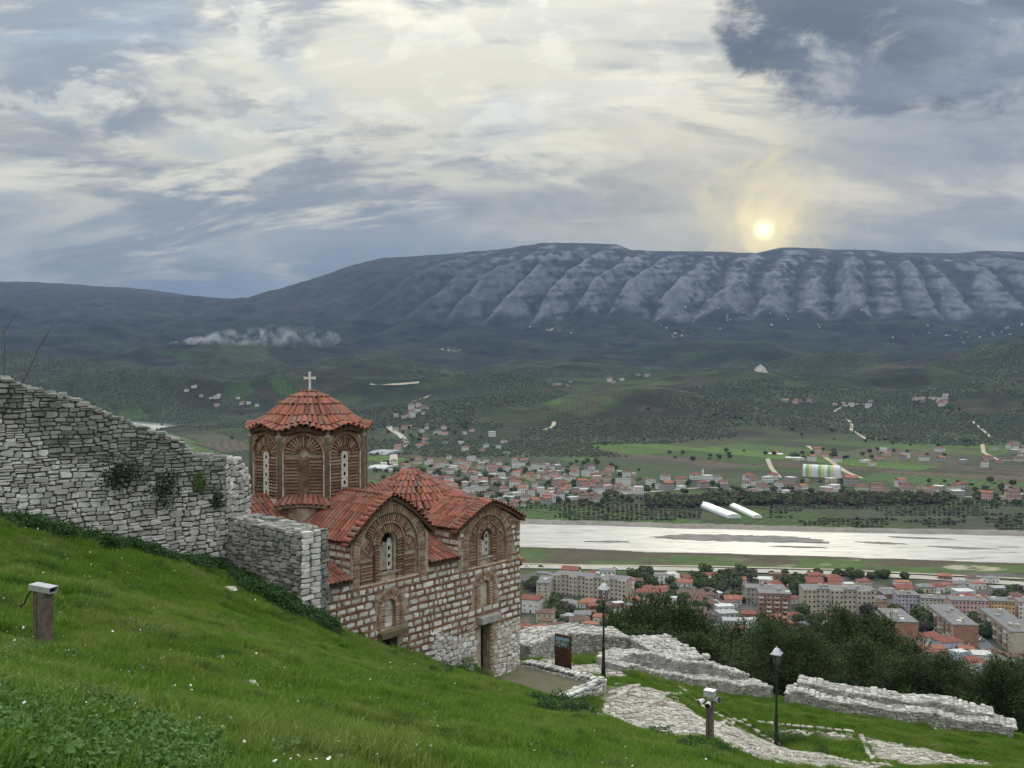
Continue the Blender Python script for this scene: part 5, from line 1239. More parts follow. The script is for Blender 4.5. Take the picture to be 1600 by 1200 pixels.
M_GRASS = leaf_mat('grass_blade', (.080, .172, .015), (.16, .265, .034), .35, .55, (.185, .25, .055), (.050, .105, .022))
M_WEED = leaf_mat('weed_leaf', (.05, .12, .02), (.11, .21, .04), .3, .45, (.12, .20, .055))
M_NETTLE = leaf_mat('nettle_leaf', (.018, .055, .014), (.040, .095, .022), .25, .6)
def in_view(x, y, z, m=60):
    u = 800 + F * x / np.maximum(y, .5); return (u > -m * 4) & (u < 1600 + m * 4) & (y > 2.5)
def lawn():
    protos = [blades('grass_patch', 2600, 1.15, .025, .085 + .02 * i, .0085, M_GRASS, .8) for i in range(4)] + [blades('grass_patch', 1500, .95, .05, .19, .009, M_GRASS, .9) for i in range(2)] + [blades('grass_tuft', 420, .34, .08, .27, .009, M_GRASS, 1.0) for i in range(2)]
    sp = .62; xs, ys = np.meshgrid(np.arange(-22, 32, sp), np.arange(2.6, 50, sp)); x = xs.ravel() + RS.uniform(-.25, .25, xs.size); y = ys.ravel() + RS.uniform(-.25, .25, xs.size)
    ok = in_view(x, y, 0)
    for p in PATHS: ok &= ~inside(p, x, y)
    tx = (x - CR.x) * math.cos(TH) + (y - CR.y) * math.sin(TH); ty = -(x - CR.x) * math.sin(TH) + (y - CR.y) * math.cos(TH)
    ok &= ~((tx > T0 - .3) & (tx < .9) & (ty > -.05) & (ty < 10)); ok &= ~((tx > -2.9) & (tx < .8) & (ty > -4.3) & (ty < .5))
    # nothing behind the castle wall
    A = xy(-130, 780, 26.6); Bq = xy(352, 880, 31.8); side = (Bq[0] - A[0]) * (y - A[1]) - (Bq[1] - A[1]) * (x - A[0]); ok &= (side < .0) | (x > Bq[0] + 1)
    bare = fbm(x * .9 + 4, y * .9, 4, 33) > .70; ok &= ~(bare & (RS.rand(len(x)) < .6)); ok &= (trail_d(x, y) > .32) | (RS.rand(len(x)) < .35)
    x, y = x[ok], y[ok]; z = near_h(x, y); n = len(x); tall = fbm(x * .45, y * .45, 3, 44) > .58; pk = np.where(tall & (RS.rand(n) < .55), RS.randint(4, 6, n), RS.randint(0, 4, n)); pk = np.where(RS.rand(n) < .10, RS.randint(6, 8, n), pk); sc = .75 + .5 * fbm(x * .3, y * .3, 3, 45) + .25 * RS.rand(n)
    scatter('meadow_grass', 'short green meadow grass covering the slope', 'grass', protos, np.stack([x, y, z], 1), slope_rot(x, y, RS.rand(n) * 6.28), sc, pk)
    # broad-leaved weeds
    wp = [leaves('weed_clump', 150, .24, .13, .034, M_WEED) for _ in range(4)] + [leaves('nettle_clump', 260, .30, .40, .055, M_NETTLE, .5) for _ in range(3)]
    P_, R_, S_, K_ = [], [], [], []
    def add(x, y, kind, s):
        P_.append((x, y, nh(x, y) - .02)); S_.append(s); K_.append(kind); R_.append((random.gauss(0, .15), random.gauss(0, .15), random.uniform(0, 6.28)))
    for _ in range(640):                                           # leafy patch in the lower left
        u = random.uniform(-60, 330); v = random.uniform(985, 1230)
        if v < 985 + max(0, (u - 40)) * .72 + 30 * random.random(): continue
        q = hit_near(u, min(v, 1260), lo=3.5); add(q.x, q.y, random.randint(0, 3), random.uniform(.55, 1.35))
    for (u0, v0, u1, v1, m, w) in ((-40, 800, 360, 892, 230, 10), (360, 895, 510, 972, 170, 18), (420, 930, 520, 985, 60, 14), (500, 972, 640, 1020, 50, 5)):
        for _ in range(m):
            k = random.random(); q = hit_near(u0 + (u1 - u0) * k, v0 + (v1 - v0) * k + random.uniform(-2, w), lo=12); add(q.x, q.y, random.randint(4, 6), random.uniform(.5, 1.15))
    for (u, v, r, m, lo) in ((690, 1045, 14, 14, 15), (880, 1108, 14, 22, 15), (905, 1120, 12, 14, 14), (1110, 1160, 34, 26, 20), (1080, 1150, 14, 10, 20), (860, 1105, 20, 12, 15), (1015, 1140, 9, 9, 22), (1240, 1160, 8, 6, 24), (770, 1052, 10, 8, 26), (1170, 1178, 20, 12, 22), (1260, 1182, 30, 14, 24), (1100, 1185, 20, 8, 18)):
        for _ in range(m): q = hit_near(u + random.gauss(0, r), v + random.gauss(0, r * .35), lo=lo); add(q.x, q.y, random.choice((0, 1, 4, 5, 6)), random.uniform(.5, 1.0))
    for _ in range(420): q = hit_near(random.uniform(0, 1000), random.uniform(880, 1198), lo=6); add(q.x, q.y, random.randint(0, 3), random.uniform(.5, 1.1))
    ok = [i for i, p in enumerate(P_) if not any(inside(pp, np.array([p[0]]), np.array([p[1]]))[0] for pp in PATHS[:1])]
    scatter('weeds', 'dark leafy weeds and nettles in the grass and along the wall foot', 'weeds', wp, [P_[i] for i in ok], [R_[i] for i in ok], [S_[i] for i in ok], [K_[i] for i in ok])
    # daisies
    B = MB()
    for i in range(1500):
        u, v = random.uniform(-20, 1150), random.uniform(830, 1215)
        if vnoise(u * .012, v * .02, 6) < .42 and random.random() < .7: continue
        q = hit_near(u, v, lo=4)
        if q.y > 34 or any(inside(pp, np.array([q.x]), np.array([q.y]))[0] for pp in PATHS): continue
        r = random.uniform(.008, .016) * (1 + q.y * .03); c = q + Vector((0, 0, random.uniform(.06, .12))); t = Euler((random.gauss(0, .5) - .3, random.gauss(0, .5), 0)).to_matrix()
        B.add([c + t @ Vector((r * math.cos(k * 1.0472), r * math.sin(k * 1.0472), 0)) for k in range(6)], [tuple(range(6))])
    o = B.build('daisies', mat('white_petal', (.75, .75, .70), .7, .1), None, kind='stuff'); tag(o, 'tiny white daisies dotted through the meadow grass', 'flowers')
lawn()
def shrub_on_wall():
    M = leaf_mat('shrub_leaf', (.020, .035, .022), (.045, .065, .042), .2, .7)
    A = xy(-130, 780, 26.6); B = xy(352, 880, 31.8); a = Vector((*A, 0)); t = (Vector((*B, 0)) - a).normalized(); n = Vector((t.y, -t.x, 0))
    for (u, v, w, h, lab) in ((187, 742, .85, .75, 'dark shrub hanging from the castle wall, the wider of two'), (253, 762, .7, .85, 'dark shrub hanging from the castle wall next to the wider one'), (338, 782, .3, .35, 'tiny dark shrub near the broken end of the castle wall'), (311, 752, .25, .5, 'small bright green plant growing in the castle wall')):
        d = px_dir(u, v); k = (a - Vector((0, 0, CAMZ))).dot(n) / d.dot(n); q = Vector((0, 0, CAMZ)) + d * k; o = thing('wall_shrub', lab, 'shrub', q, math.atan2(t.y, t.x)); Bm = MB(); m2 = M if 'bright' not in lab else M_WEED
        for i in range(int(900 * w)):
            x = random.gauss(0, w * .38); z = random.gauss(0, h * .35) - .12 * abs(x); y = -abs(random.gauss(0, .16)) - .03; s = random.uniform(.03, .065); r = Euler((random.uniform(0, 6), random.uniform(0, 6), random.uniform(0, 6))).to_matrix(); c = Vector((x, y, z))
            Bm.add([c + r @ Vector(p) for p in ((0, -s, 0), (s * .45, 0, 0), (0, s, 0), (-s * .45, 0, 0))], [(0, 1, 2, 3)])
        Bm.build('foliage', m2, o); S = MB()
        for i in range(7): S.tube([(0, .05, 0), (random.gauss(0, w * .15), -.1, random.gauss(0, h * .15)), (random.gauss(0, w * .4), -.2, random.gauss(0, h * .3))], [.015, .01, .004], 4)
        S.build('branches', M_WOOD, o)
    # bare twigs above the wall top
    for (pts, lab) in ((((5, 600), (8, 560), (6, 520), (-4, 505)), 'bare forked sapling rising behind the left wall top'), (((30, 605), (42, 585), (60, 545), (75, 518)), 'thin bare branching twig rising behind the wall top')):
        W = [P(u, v, 29.5 if u < 25 else 29.9) for u, v in pts]; o = thing('bare_sapling', lab, 'sapling', W[0]); S = MB()
        base = W[0] - Vector((0, 0, .6)); S.tube([base - W[0]] + [w - W[0] for w in W], [.035, .03, .022, .016, .007], 5)
        S.tube([W[2] - W[0], P(pts[2][0] + 14, pts[2][1] - 22, W[2].y) - W[0], P(pts[2][0] + 24, pts[2][1] - 38, W[2].y) - W[0]], [.016, .011, .005], 5)
        S.tube([W[1] - W[0], P(pts[1][0] - 9, pts[1][1] - 20, W[2].y) - W[0]], [.014, .004], 5); S.build('stem', M_WOOD, o)
shrub_on_wall()
# ------------------------------------------------------------------ pines below the rampart
M_PINE = leaf_mat('pine_needles', (.020, .040, .014), (.048, .078, .024), .15, .7); M_BARK = mat('pine_bark', (.09, .065, .05), .95, .4, 6, .5)
def pine_meshes(seed, H, R, full):
    random.seed(seed); tr = MB(); cr = MB(); lean = random.uniform(-.6, .6)
    ax = lambda z: Vector((lean * (z / H) ** 2, .3 * math.sin(z * .3), z)); tr.tube([ax(H * k) for k in (0, .2, .4, .6, .8, .97)], [.26, .22, .17, .12, .07, .03], 7); cl = []
    for i in range(46):
        k = (i + random.random()) / 46; z = H * (.22 + .76 * k); prof = math.sin(min(1, (1 - k) * 1.25 + .10) * math.pi / 2) * (.6 + .4 * math.sin(min(1, k * 3 + .25) * math.pi / 2)); r = R * prof * random.uniform(.55, 1.12); a = i * 2.4 + random.uniform(-.4, .4); p0 = ax(z * .92); p1 = ax(z) + Vector((r * math.cos(a), r * math.sin(a), r * .22 * random.uniform(.2, 1.4)))
        tr.tube([p0, p0.lerp(p1, .55) + Vector((0, 0, -.1)), p1], [.06, .035, .012], 4, cap=False)
        for j in range(5): cl.append((p0.lerp(p1, .36 + .155 * j) + Vector((random.gauss(0, .28), random.gauss(0, .28), random.gauss(0, .2))), random.uniform(.55, 1.0) * (.75 + R * .07)))
    for (c, s) in cl:
        g = random.random(); m = int(64 * full)
        for i in range(m):
            d = Vector((random.gauss(0, 1), random.gauss(0, 1), random.gauss(0, .75) + .25)).normalized(); p = c + d * s * random.uniform(.35, 1.0) * Vector((1, 1, .75)).length / 1.6; w = random.uniform(.07, .13); l = random.uniform(.13, .26)
            sd = d.cross(Vector((random.gauss(0, 1), random.gauss(0, 1), random.gauss(0, 1)))).normalized() * w / 2; cr.add([p - sd, p + sd, p + d * l + Vector((0, 0, .05))], [(0, 1, 2)], (g * .6 + random.random() * .4))
    return tr.mesh('trunk', M_BARK), cr.mesh('crown', M_PINE)
def pines():
    var = [pine_meshes(100 + i, 12.0, 3.9 + .4 * (i % 3), 1.0) for i in range(5)]; random.seed(11)
    # crown tops in the photo and the distance down the slope
    spots = [(985, 952, 66, 1.0), (1020, 943, 70, 1.1), (1055, 950, 66, 1.05), (1082, 968, 72, .95), (1000, 985, 60, .8), (1045, 990, 60, .8), (1110, 985, 66, .95), (1148, 985, 72, 1.0), (1190, 968, 76, 1.05), (1222, 985, 68, .95), (1255, 992, 72, .9), (1290, 978, 70, 1.0), (1322, 962, 74, 1.1), (1356, 968, 70, 1.05), (1388, 992, 68, 1.0), (1412, 1012, 64, .9), (1100, 1020, 58, .75), (1150, 1022, 60, .8), (1190, 1020, 60, .85), (1240, 1030, 58, .85), (1285, 1022, 60, .9), (1335, 1020, 60, .9), (1380, 1040, 58, .85), (1450, 1032, 62, .8), (1478, 1052, 60, .75), (1510, 1062, 58, .7), (1545, 1068, 57, .7), (1590, 1035, 56, .9), (1630, 1030, 58, 1.0), (1420, 1060, 56, .8), (1560, 1085, 55, .55), (960, 968, 64, .7), (1690, 1040, 60, 1.0), (1075, 1005, 58, .7), (1255, 1060, 55, .7), (1340, 1062, 55, .7), (1480, 1085, 55, .6), (1210, 1050, 55, .7)]
    lab = lambda u: 'dark pine tree on the slope just behind the ruined bastion' if u < 1095 else 'dark pine tree on the slope behind the curving rampart' if u < 1225 else 'dark pine tree on the slope behind the long straight rampart' if u < 1440 else 'dark pine tree past the far end of the long straight rampart'
    for i, (u, v, D, s) in enumerate(spots):
        q = P(u, v, D); zb = nh(q.x, q.y); H = (q.z - zb) * 1.03; sc = max(.45, H / 12.0); tr, cr = var[i % 5]
        t = thing('pine_tree', lab(u).replace('dark', 'tall dark' if s > 1 else 'small dark' if s < .8 else 'dark'), 'tree', (q.x, q.y, zb - .1), random.uniform(0, 6.28), 'pines below the ramparts'); w = s * random.uniform(.95, 1.15)
        for nm, me in (('trunk', tr), ('crown', cr)): o = link(nm, me, t); o.scale = (w, w, sc)
pines()
# ================================================================== town below the castle
random.seed(23); RS = np.random.RandomState(23)
def wallm(n, c): return mat('wall_' + n, c, .9, .22, .35, 0, col2=tuple(x * .75 for x in c))
WALL = {'white': (.70, .69, .66), 'cream': (.55, .50, .38), 'beige': (.50, .45, .36), 'grey': (.34, .33, .31), 'brick': (.33, .185, .13), 'pale blue': (.50, .57, .66), 'lavender': (.50, .46, .56), 'pink': (.58, .40, .37), 'orange': (.62, .40, .22), 'pale green': (.52, .55, .46)}
ROOFC = {'red': (.25, .095, .075), 'orange': (.34, .145, .10), 'brown': (.16, .10, .08), 'grey': (.22, .22, .225), 'white': (.62, .62, .62), 'metal': (.36, .38, .40), 'tar': (.19, .19, .195)}
def WM(n): return wallm(n.replace(' ', '_'), WALL[n])
def RM(n): return mat('roof_' + n, ROOFC[n], .85, .35, .8, 0, col2=tuple(x * .65 for x in ROOFC[n]))
def gnd(u, v, z=2.5): d = px_dir(u, v); k = -(CAMZ - z) / d.z; return Vector((d.x * k, d.y * k, z))
def win_mesh():
    B = MB(); B.box(-.5, .5, -.05, .02, -.6, .6, mi=0); B.box(-.42, .42, -.07, -.05, -.52, .52, mi=1); return B.mesh('window', [MATS['wall_white'], M_GLASS])
WM('white'); WIN = win_mesh()
DOORM = MB(); DOORM.box(-.5, .5, -.06, .02, 0, 2.1); DOORM = DOORM.mesh('door', mat('painted_door', (.10, .07, .05), .7))
def roof_mesh(w, d, kind, pitch=.42, ov=.5, th=.18):
    B = MB(); a, b = w / 2 + ov, d / 2 + ov
    if kind == 'flat':
        B.box(-w / 2 - .15, w / 2 + .15, -d / 2 - .15, d / 2 + .15, .0, .28); B.box(-w / 2 + .1, w / 2 - .1, -d / 2 + .1, d / 2 - .1, .28, .30); return B
    h = min(a, b) * pitch
    if kind == 'hip': r = max(0, a - b); q = max(0, b - a); top = [(-r, -q, h), (r, -q, h), (r, q, h), (-r, q, h)] if r > 0 else [(0, -q, h), (0, -q, h), (0, q, h), (0, q, h)]
    else: top = [(-a, 0, h), (a, 0, h), (a, 0, h), (-a, 0, h)]
    v = [(-a, -b, 0), (a, -b, 0), (a, b, 0), (-a, b, 0), (-a, -b, th), (a, -b, th), (a, b, th), (-a, b, th)] + [(x, y, z + th) for x, y, z in top]
    B.add(v, [(3, 2, 1, 0), (0, 1, 5, 4), (1, 2, 6, 5), (2, 3, 7, 6), (3, 0, 4, 7), (4, 5, 9, 8), (5, 6, 10, 9), (6, 7, 11, 10), (7, 4, 8, 11)]); return B
USED = []; BLK = []
def near_blk(x, y): return min(BLK, key=lambda t: (t[1] - x) ** 2 + (t[2] - y) ** 2)[0]
def house(u, v, wpx, hpx, wall, roof, kind, rot=None, label=None, dpx=None):
    q = gnd(u, v); sc = q.y / F; w = max(5, wpx * sc); h = max(2.8, hpx * sc * 1.05); d = (dpx or wpx * .75) * sc; d = min(max(d, 5), 13); rz = random.uniform(-.35, .35) if rot is None else rot
    q = q + Vector((0, d / 2, 0)); USED.append((q.x, q.y, max(w, d) * .6)); fl = 'two-storey' if h > 5 else 'low'
    rn = {'flat': 'flat %s roof' % roof, 'hip': 'hipped %s roof' % roof, 'gable': 'gabled %s roof' % roof}[kind]
    t = thing('house', label or '%s %s house with %s near the %s' % (fl, wall, rn, near_blk(q.x, q.y)), 'house', (q.x, q.y, 2.2), rz, 'houses in the near town')
    B = MB(); B.box(-w / 2, w / 2, -d / 2, d / 2, 0, h + .3); B.build('wall', WM(wall), t)
    R = roof_mesh(w, d, kind); r = R.build('roof', RM(roof), t); r.location = (0, 0, h + .3)
    if kind != 'flat' and random.random() < .6: B = MB(); B.box(-.3, .3, -.3, .3, 0, 1.6); c = B.build('chimney', WM('grey'), r); c.location = (w * .2, d * .1, .6)
    n = max(2, int(w / 2.8)); rows = max(1, int(h / 2.8))
    for k in range(rows):
        for i in range(n):
            x = -w / 2 + w * (i + .5) / n; z = 1.7 + k * 2.9
            if z + .6 > h + .25: continue
            if k == 0 and i == n // 2: o = link('door', DOORM, t); o.location = (x, -d / 2, .25)
            else: o = link('window', WIN, t); o.location = (x, -d / 2, z)
        m = max(1, int(d / 3.5))
        for i in range(m):
            for sg in (-1, 1):
                if sg * (q.x) > 0 and sg > 0: continue
                o = link('window', WIN, t); o.location = (sg * w / 2, -d / 2 + d * (i + .5) / m, 1.7 + k * 2.9); o.rotation_euler = (0, 0, sg * math.pi / 2)
    return t
def block(pts, hpx, depth, floors, ncol, wall, roof, label, short, balc=False, bays=0, side=True, end=None, endm=None):
    """apartment block whose visible long face runs between two base pixels; depth goes away from the camera"""
    a = gnd(*pts[0]); b = gnd(*pts[1]); L = (b - a).length; ang = math.atan2(b.y - a.y, b.x - a.x); H = hpx * (a.y + b.y) / 2 / F; c = a.lerp(b, .5); fh = H / floors
    t = thing('apartment_block', label, 'building', (a.x, a.y, 2.2), ang, 'apartment blocks of the near town'); USED.append((c.x, c.y + depth / 2, max(L * .55, depth)))
    BLK.append((short, c.x, c.y)); B = MB(); B.box(0, L, 0, depth, 0, H); w = B.build('wall', WM(wall), t)
    if endm: B = MB(); B.box(L + .002, L + .25, .05, depth - .05, 0, H - .3); B.build('end_wall', WM(endm), t)
    B = MB(); B.box(-.3, L + .3, -.3, depth + .3, H, H + .35); B.box(.3, L - .3, .3, depth - .3, H + .35, H + .37); r = B.build('roof', RM(roof), t)
    for i in range(max(2, int(L / 9))): B = MB(); B.box(-1.2, 1.2, -1, 1, 0, random.uniform(.8, 2.0)); o = B.build('roof_hut', WM(random.choice(('grey', 'white', 'beige'))), r); o.location = (L * random.uniform(.06, .94), depth * random.uniform(.25, .75), H + .36)
    by = [0] * ncol
    if bays:
        for i in range(0, ncol, bays * 2):
            x0, x1 = L * i / ncol, L * min(ncol, i + bays) / ncol; B = MB(); B.box(x0, x1, -1.4, -.002, 0, H + .2); B.build('projecting_bay', WM(wall), t)
            for k in range(i, min(ncol, i + bays)): by[k] = -1.4
    for k in range(floors):
        for i in range(ncol):
            x = L * (i + .5) / ncol; z = fh * (k + .52); o = link('window', WIN, t); o.location = (x, by[i] - .002, z); o.scale = (min(1.3, L / ncol * .5), 1, min(1.15, fh * .42))
            if balc and (i % 2 == 0) and k > 0:
                B_ = BALC; o = link('balcony', B_[random.randint(0, 2)], t); o.location = (x, by[i], fh * k + .1)
        for sd in (0, 1):
            if endm and sd: continue
            for j in range(max(1, int(depth / 5))): o = link('window', WIN, t); o.location = ((-.002, L + .002)[sd], depth * (j + .5) / max(1, int(depth / 5)), fh * (k + .52)); o.rotation_euler = (0, 0, (-1, 1)[sd] * math.pi / 2)
    return t
BALC = []
for c in ('white', 'beige', 'brick'):
    B = MB(); B.box(-1.4, 1.4, -1.2, 0, 0, .18, mi=0); B.box(-1.4, 1.4, -1.2, -1.1, .18, 1.05, mi=0); B.box(-1.4, -1.3, -1.0999, 0, .18, 1.05, mi=0); B.box(1.3, 1.4, -1.0999, 0, .18, 1.05, mi=0); BALC.append(B.mesh('balcony', [WM(c)]))
def near_town():
    block([(865, 928), (979, 939)], 32, 12, 5, 18, 'beige', 'tar', 'long beige five-storey block with projecting bays behind the two lamp-lit houses' if False else 'long beige five-storey block with projecting bays and red roof pieces', 'long beige block', bays=2)
    block([(838, 937), (858, 938)], 27, 22, 5, 2, 'beige', 'tar', 'beige block with a blank end wall beside the long beige block', 'beige block with blank end')
    block([(1186, 962), (1236, 964)], 36, 12, 5, 8, 'brick', 'tar', 'brick five-storey block with white balconies, the squarer one', 'square brick block', balc=True)
    block([(1166, 944), (1228, 946)], 26, 12, 4, 9, 'grey', 'tar', 'grey block half hidden behind the square brick block', 'grey block')
    block([(1254, 957), (1367, 960)], 38, 12, 5, 16, 'beige', 'tar', 'pale beige five-storey block with white ground floor shops', 'pale beige block', bays=3)
    for (pts, hp, wall, endm, lab, sh) in (([(1371, 985), (1396, 1008)], 36, 'brick', 'brick', 'brick block with cluttered roof and blank brick end wall by the tree tops', 'cluttered brick block'), ([(1448, 975), (1489, 1010)], 33, 'beige', 'brick', 'long brick block with blank orange brick end wall between two parking streets', 'long brick block'), ([(1530, 982), (1580, 1022)], 34, 'beige', 'beige', 'long grey block with white balconies and a blank grey end wall', 'long grey block')):
        a, b = gnd(*pts[0]), gnd(*pts[1]); block(pts, hp, 13, 5, 12, wall, 'tar', lab, sh, balc=True, endm=endm)
    block([(1403, 957), (1437, 958)], 28, 11, 5, 6, 'lavender', 'tar', 'lavender painted apartment block', 'lavender block')
    block([(1439, 960), (1482, 962)], 26, 11, 5, 7, 'pale green', 'tar', 'pale green apartment block between lavender and pink ones', 'pale green block')
    block([(1486, 972), (1545, 974)], 35, 11, 5, 10, 'pink', 'tar', 'salmon pink apartment block', 'pink block')
    block([(1548, 972), (1586, 974)], 34, 11, 5, 7, 'orange', 'tar', 'orange painted apartment block next to the pink one', 'orange block')
    block([(1592, 974), (1640, 977)], 34, 11, 5, 8, 'white', 'tar', 'white apartment block next to the orange one', 'white block')
    H = [(832, 958, 28, 20, 'white', 'red', 'gable'), (853, 974, 26, 15, 'cream', 'brown', 'hip'), (888, 958, 28, 14, 'white', 'grey', 'hip'), (924, 951, 32, 8, 'white', 'orange', 'hip'), (966, 952, 16, 9, 'brick', 'white', 'flat'), (906, 977, 30, 7, 'white', 'brown', 'hip'), (939, 974, 22, 9, 'white', 'orange', 'hip'), (889, 970, 24, 5, 'grey', 'metal', 'flat'),
         (908, 994, 28, 10, 'white', 'grey', 'hip'), (876, 988, 30, 8, 'cream', 'brown', 'hip'), (846, 992, 30, 8, 'cream', 'orange', 'hip'), (933, 995, 26, 5, 'grey', 'grey', 'hip'), (952, 985, 11, 7, 'white', 'orange', 'gable'), (828, 992, 16, 7, 'cream', 'brown', 'gable'), (985, 924, 15, 17, 'white', 'orange', 'gable'), (991, 949, 16, 10, 'cream', 'red', 'hip'),
         (1034, 912, 20, 13, 'white', 'grey', 'flat'), (1048, 908, 12, 10, 'white', 'white', 'gable'), (1076, 910, 20, 7, 'cream', 'red', 'gable'), (1011, 935, 30, 8, 'white', 'red', 'hip'), (1034, 934, 28, 8, 'cream', 'red', 'hip'), (1080, 939, 46, 6, 'grey', 'brown', 'gable'), (1053, 943, 13, 8, 'white', 'white', 'flat'), (1133, 955, 27, 5, 'white', 'white', 'flat'),
         (1138, 966, 32, 7, 'grey', 'metal', 'flat'), (1147, 979, 31, 8, 'grey', 'metal', 'flat'), (1147, 945, 26, 8, 'pale blue', 'orange', 'gable'), (1111, 951, 26, 6, 'grey', 'brown', 'hip'), (1127, 913, 34, 4, 'grey', 'white', 'flat'), (1119, 934, 20, 5, 'white', 'white', 'flat'), (1175, 980, 18, 11, 'white', 'white', 'flat'), (1100, 970, 24, 6, 'grey', 'brown', 'gable'),
         (1226, 986, 38, 8, 'white', 'red', 'hip'), (1216, 975, 28, 8, 'pink', 'orange', 'hip'), (1257, 965, 17, 6, 'brick', 'orange', 'gable'), (1312, 970, 26, 8, 'grey', 'brown', 'hip'), (1295, 985, 30, 6, 'white', 'grey', 'gable'), (1240, 909, 24, 6, 'white', 'red', 'gable'), (1268, 917, 38, 6, 'white', 'red', 'gable'), (1328, 921, 16, 8, 'white', 'white', 'flat'), (1265, 985, 26, 6, 'grey', 'grey', 'hip'),
         (1460, 1010, 30, 14, 'white', 'red', 'hip'), (1487, 1017, 36, 13, 'pale blue', 'red', 'hip'), (1436, 1017, 16, 8, 'white', 'brown', 'hip'), (1502, 1032, 22, 12, 'pale blue', 'white', 'flat'), (1536, 1036, 26, 12, 'white', 'white', 'gable'), (1556, 1030, 26, 9, 'white', 'brown', 'hip'), (1586, 1037, 26, 10, 'white', 'brown', 'gable'), (1546, 1058, 36, 12, 'white', 'tar', 'flat'), (1568, 1050, 22, 8, 'white', 'red', 'gable'),
         (1413, 927, 30, 5, 'white', 'red', 'gable'), (1510, 935, 29, 10, 'pale blue', 'white', 'flat'), (1566, 934, 25, 14, 'grey', 'metal', 'flat'), (1460, 1000, 20, 6, 'cream', 'brown', 'hip'), (1390, 930, 22, 8, 'white', 'grey', 'flat'), (1195, 912, 30, 6, 'white', 'white', 'flat'), (1210, 922, 26, 6, 'grey', 'red', 'gable'), (1415, 1020, 22, 8, 'brick', 'brown', 'hip'), (870, 908, 22, 8, 'grey', 'tar', 'flat'), (850, 905, 22, 8, 'grey', 'tar', 'flat'), (893, 897, 26, 5, 'white', 'red', 'gable'), (950, 898, 26, 5, 'white', 'grey', 'flat'), (925, 903, 20, 6, 'white', 'red', 'hip')]
    for h in H: house(*h)
    # smaller houses filling the quarters
    for _ in range(3000):
        u, v = random.uniform(815, 1610), random.uniform(905, 1050); q = gnd(u, v)
        if len(USED) > 195: break
        if v > 1000 and u < 1400: continue
        if any(math.hypot(q.x - a, q.y + 4 - b) < r + 1.5 for a, b, r in USED): continue
        house(u, v, random.uniform(16, 26), random.uniform(6, 10), random.choice(('white', 'white', 'cream', 'grey', 'brick')), random.choice(('red', 'orange', 'brown', 'brown', 'grey', 'red')), random.choice(('hip', 'hip', 'gable', 'flat')))
near_town()
# parked and passing cars
def car_mesh(col):
    B = MB(); v = []
    sec = [(-2.1, .35, .62), (-2.05, .7, .80), (-1.3, .85, .85), (-.8, 1.38, .72), (.6, 1.42, .72), (1.3, .92, .85), (2.0, .75, .80), (2.1, .4, .68)]
    for (x, z, w) in sec: v += [(x, -w, .28), (x, -w, min(z, .85)), (x, -w * .85, z), (x, w * .85, z), (x, w, min(z, .85)), (x, w, .28)]
    f = []
    for i in range(len(sec) - 1):
        for k in range(5): a = i * 6 + k; f.append((a, a + 6, a + 7, a + 1))
    f += [(0, 1, 2, 3, 4, 5), tuple(range((len(sec) - 1) * 6, len(sec) * 6))[::-1]]; B.add(v, f); return B.mesh('body', mat('car_' + col, {'white': (.75, .75, .75), 'silver': (.45, .46, .48), 'dark': (.04, .045, .05), 'red': (.35, .04, .03)}[col], .3, .05))
W_ = MB()
for k in range(1): W_.tube([(0, -.1, 0), (0, .1, 0)], .32, 10)
WHEEL = W_.mesh('wheel', mat('tyre', (.02, .02, .02), .8)); GL = MB(); GL.box(-.9, .75, -.74, .74, .9, 1.28); GL = GL.mesh('windows', M_GLASS)
CARS = {c: car_mesh(c) for c in ('white', 'silver', 'dark', 'red')}
def car(u, v, col, rz, lab, grp):
    q = gnd(u, v, 2.9); q.z = vh1(q.x, q.y) + .62; t = thing('parked_car' if grp.startswith('cars parked') else 'car', lab, 'car', q, rz, grp); link('body', CARS[col], t); link('windows', GL, t)
    for x in (-1.3, 1.35):
        for y in (-.78, .78): o = link('wheel', WHEEL, t); o.location = (x, y, .32)
for (u, v, c) in ((823, 886, 'white'), (845, 886, 'dark'), (881, 887.5, 'white'), (1518, 909, 'white'), (960, 889, 'silver'), (1205, 894, 'dark'), (1385, 900, 'silver')): car(u, v, c, -.02, '%s car driving on the river road' % c, 'cars on the river road')
for (u, v, c) in ((1431, 991, 'white'), (1435, 995, 'silver'), (1438, 999, 'white'), (1519, 990, 'white'), (1524, 994, 'dark'), (1529, 998, 'white'), (1533, 1002, 'silver'), (1516, 986, 'silver'), (1427, 986, 'dark')): car(u, v, c, random.uniform(-.2, .4), '%s car parked in the street between the brick blocks' % c, 'cars parked between the blocks')
# ------------------------------------------------------------------ far village, sheds and greenhouses
def far_wall(n, c):
    m = bpy.data.materials.new('far_wall_' + n); m.use_nodes = True; T = NT(m.node_tree); b = T.n['Principled BSDF']; tc = T.node('ShaderNodeTexCoord').outputs['Object']; s = T.node('ShaderNodeSeparateXYZ'); T.l.new(tc, s.inputs[0])
    a = T.math('ADD', s.outputs[0], s.outputs[1]); fx = T.math('ABSOLUTE', T.math('SUBTRACT', T.math('FRACT', T.math('DIVIDE', a, 2.7)), .5)); fz = T.math('ABSOLUTE', T.math('SUBTRACT', T.math('FRACT', T.math('DIVIDE', s.outputs[2], 3.0)), .5))
    k = T.math('MULTIPLY', T.math('LESS_THAN', fx, .2), T.math('LESS_THAN', fz, .24)); T.put(b.inputs['Base Color'], T.mix(k, c, (.05, .05, .055))); b.inputs['Roughness'].default_value = .9; return m
FARW = {n: far_wall(n.replace(' ', '_'), WALL[n]) for n in ('white', 'cream', 'pink', 'grey', 'brick')}
FAR = []
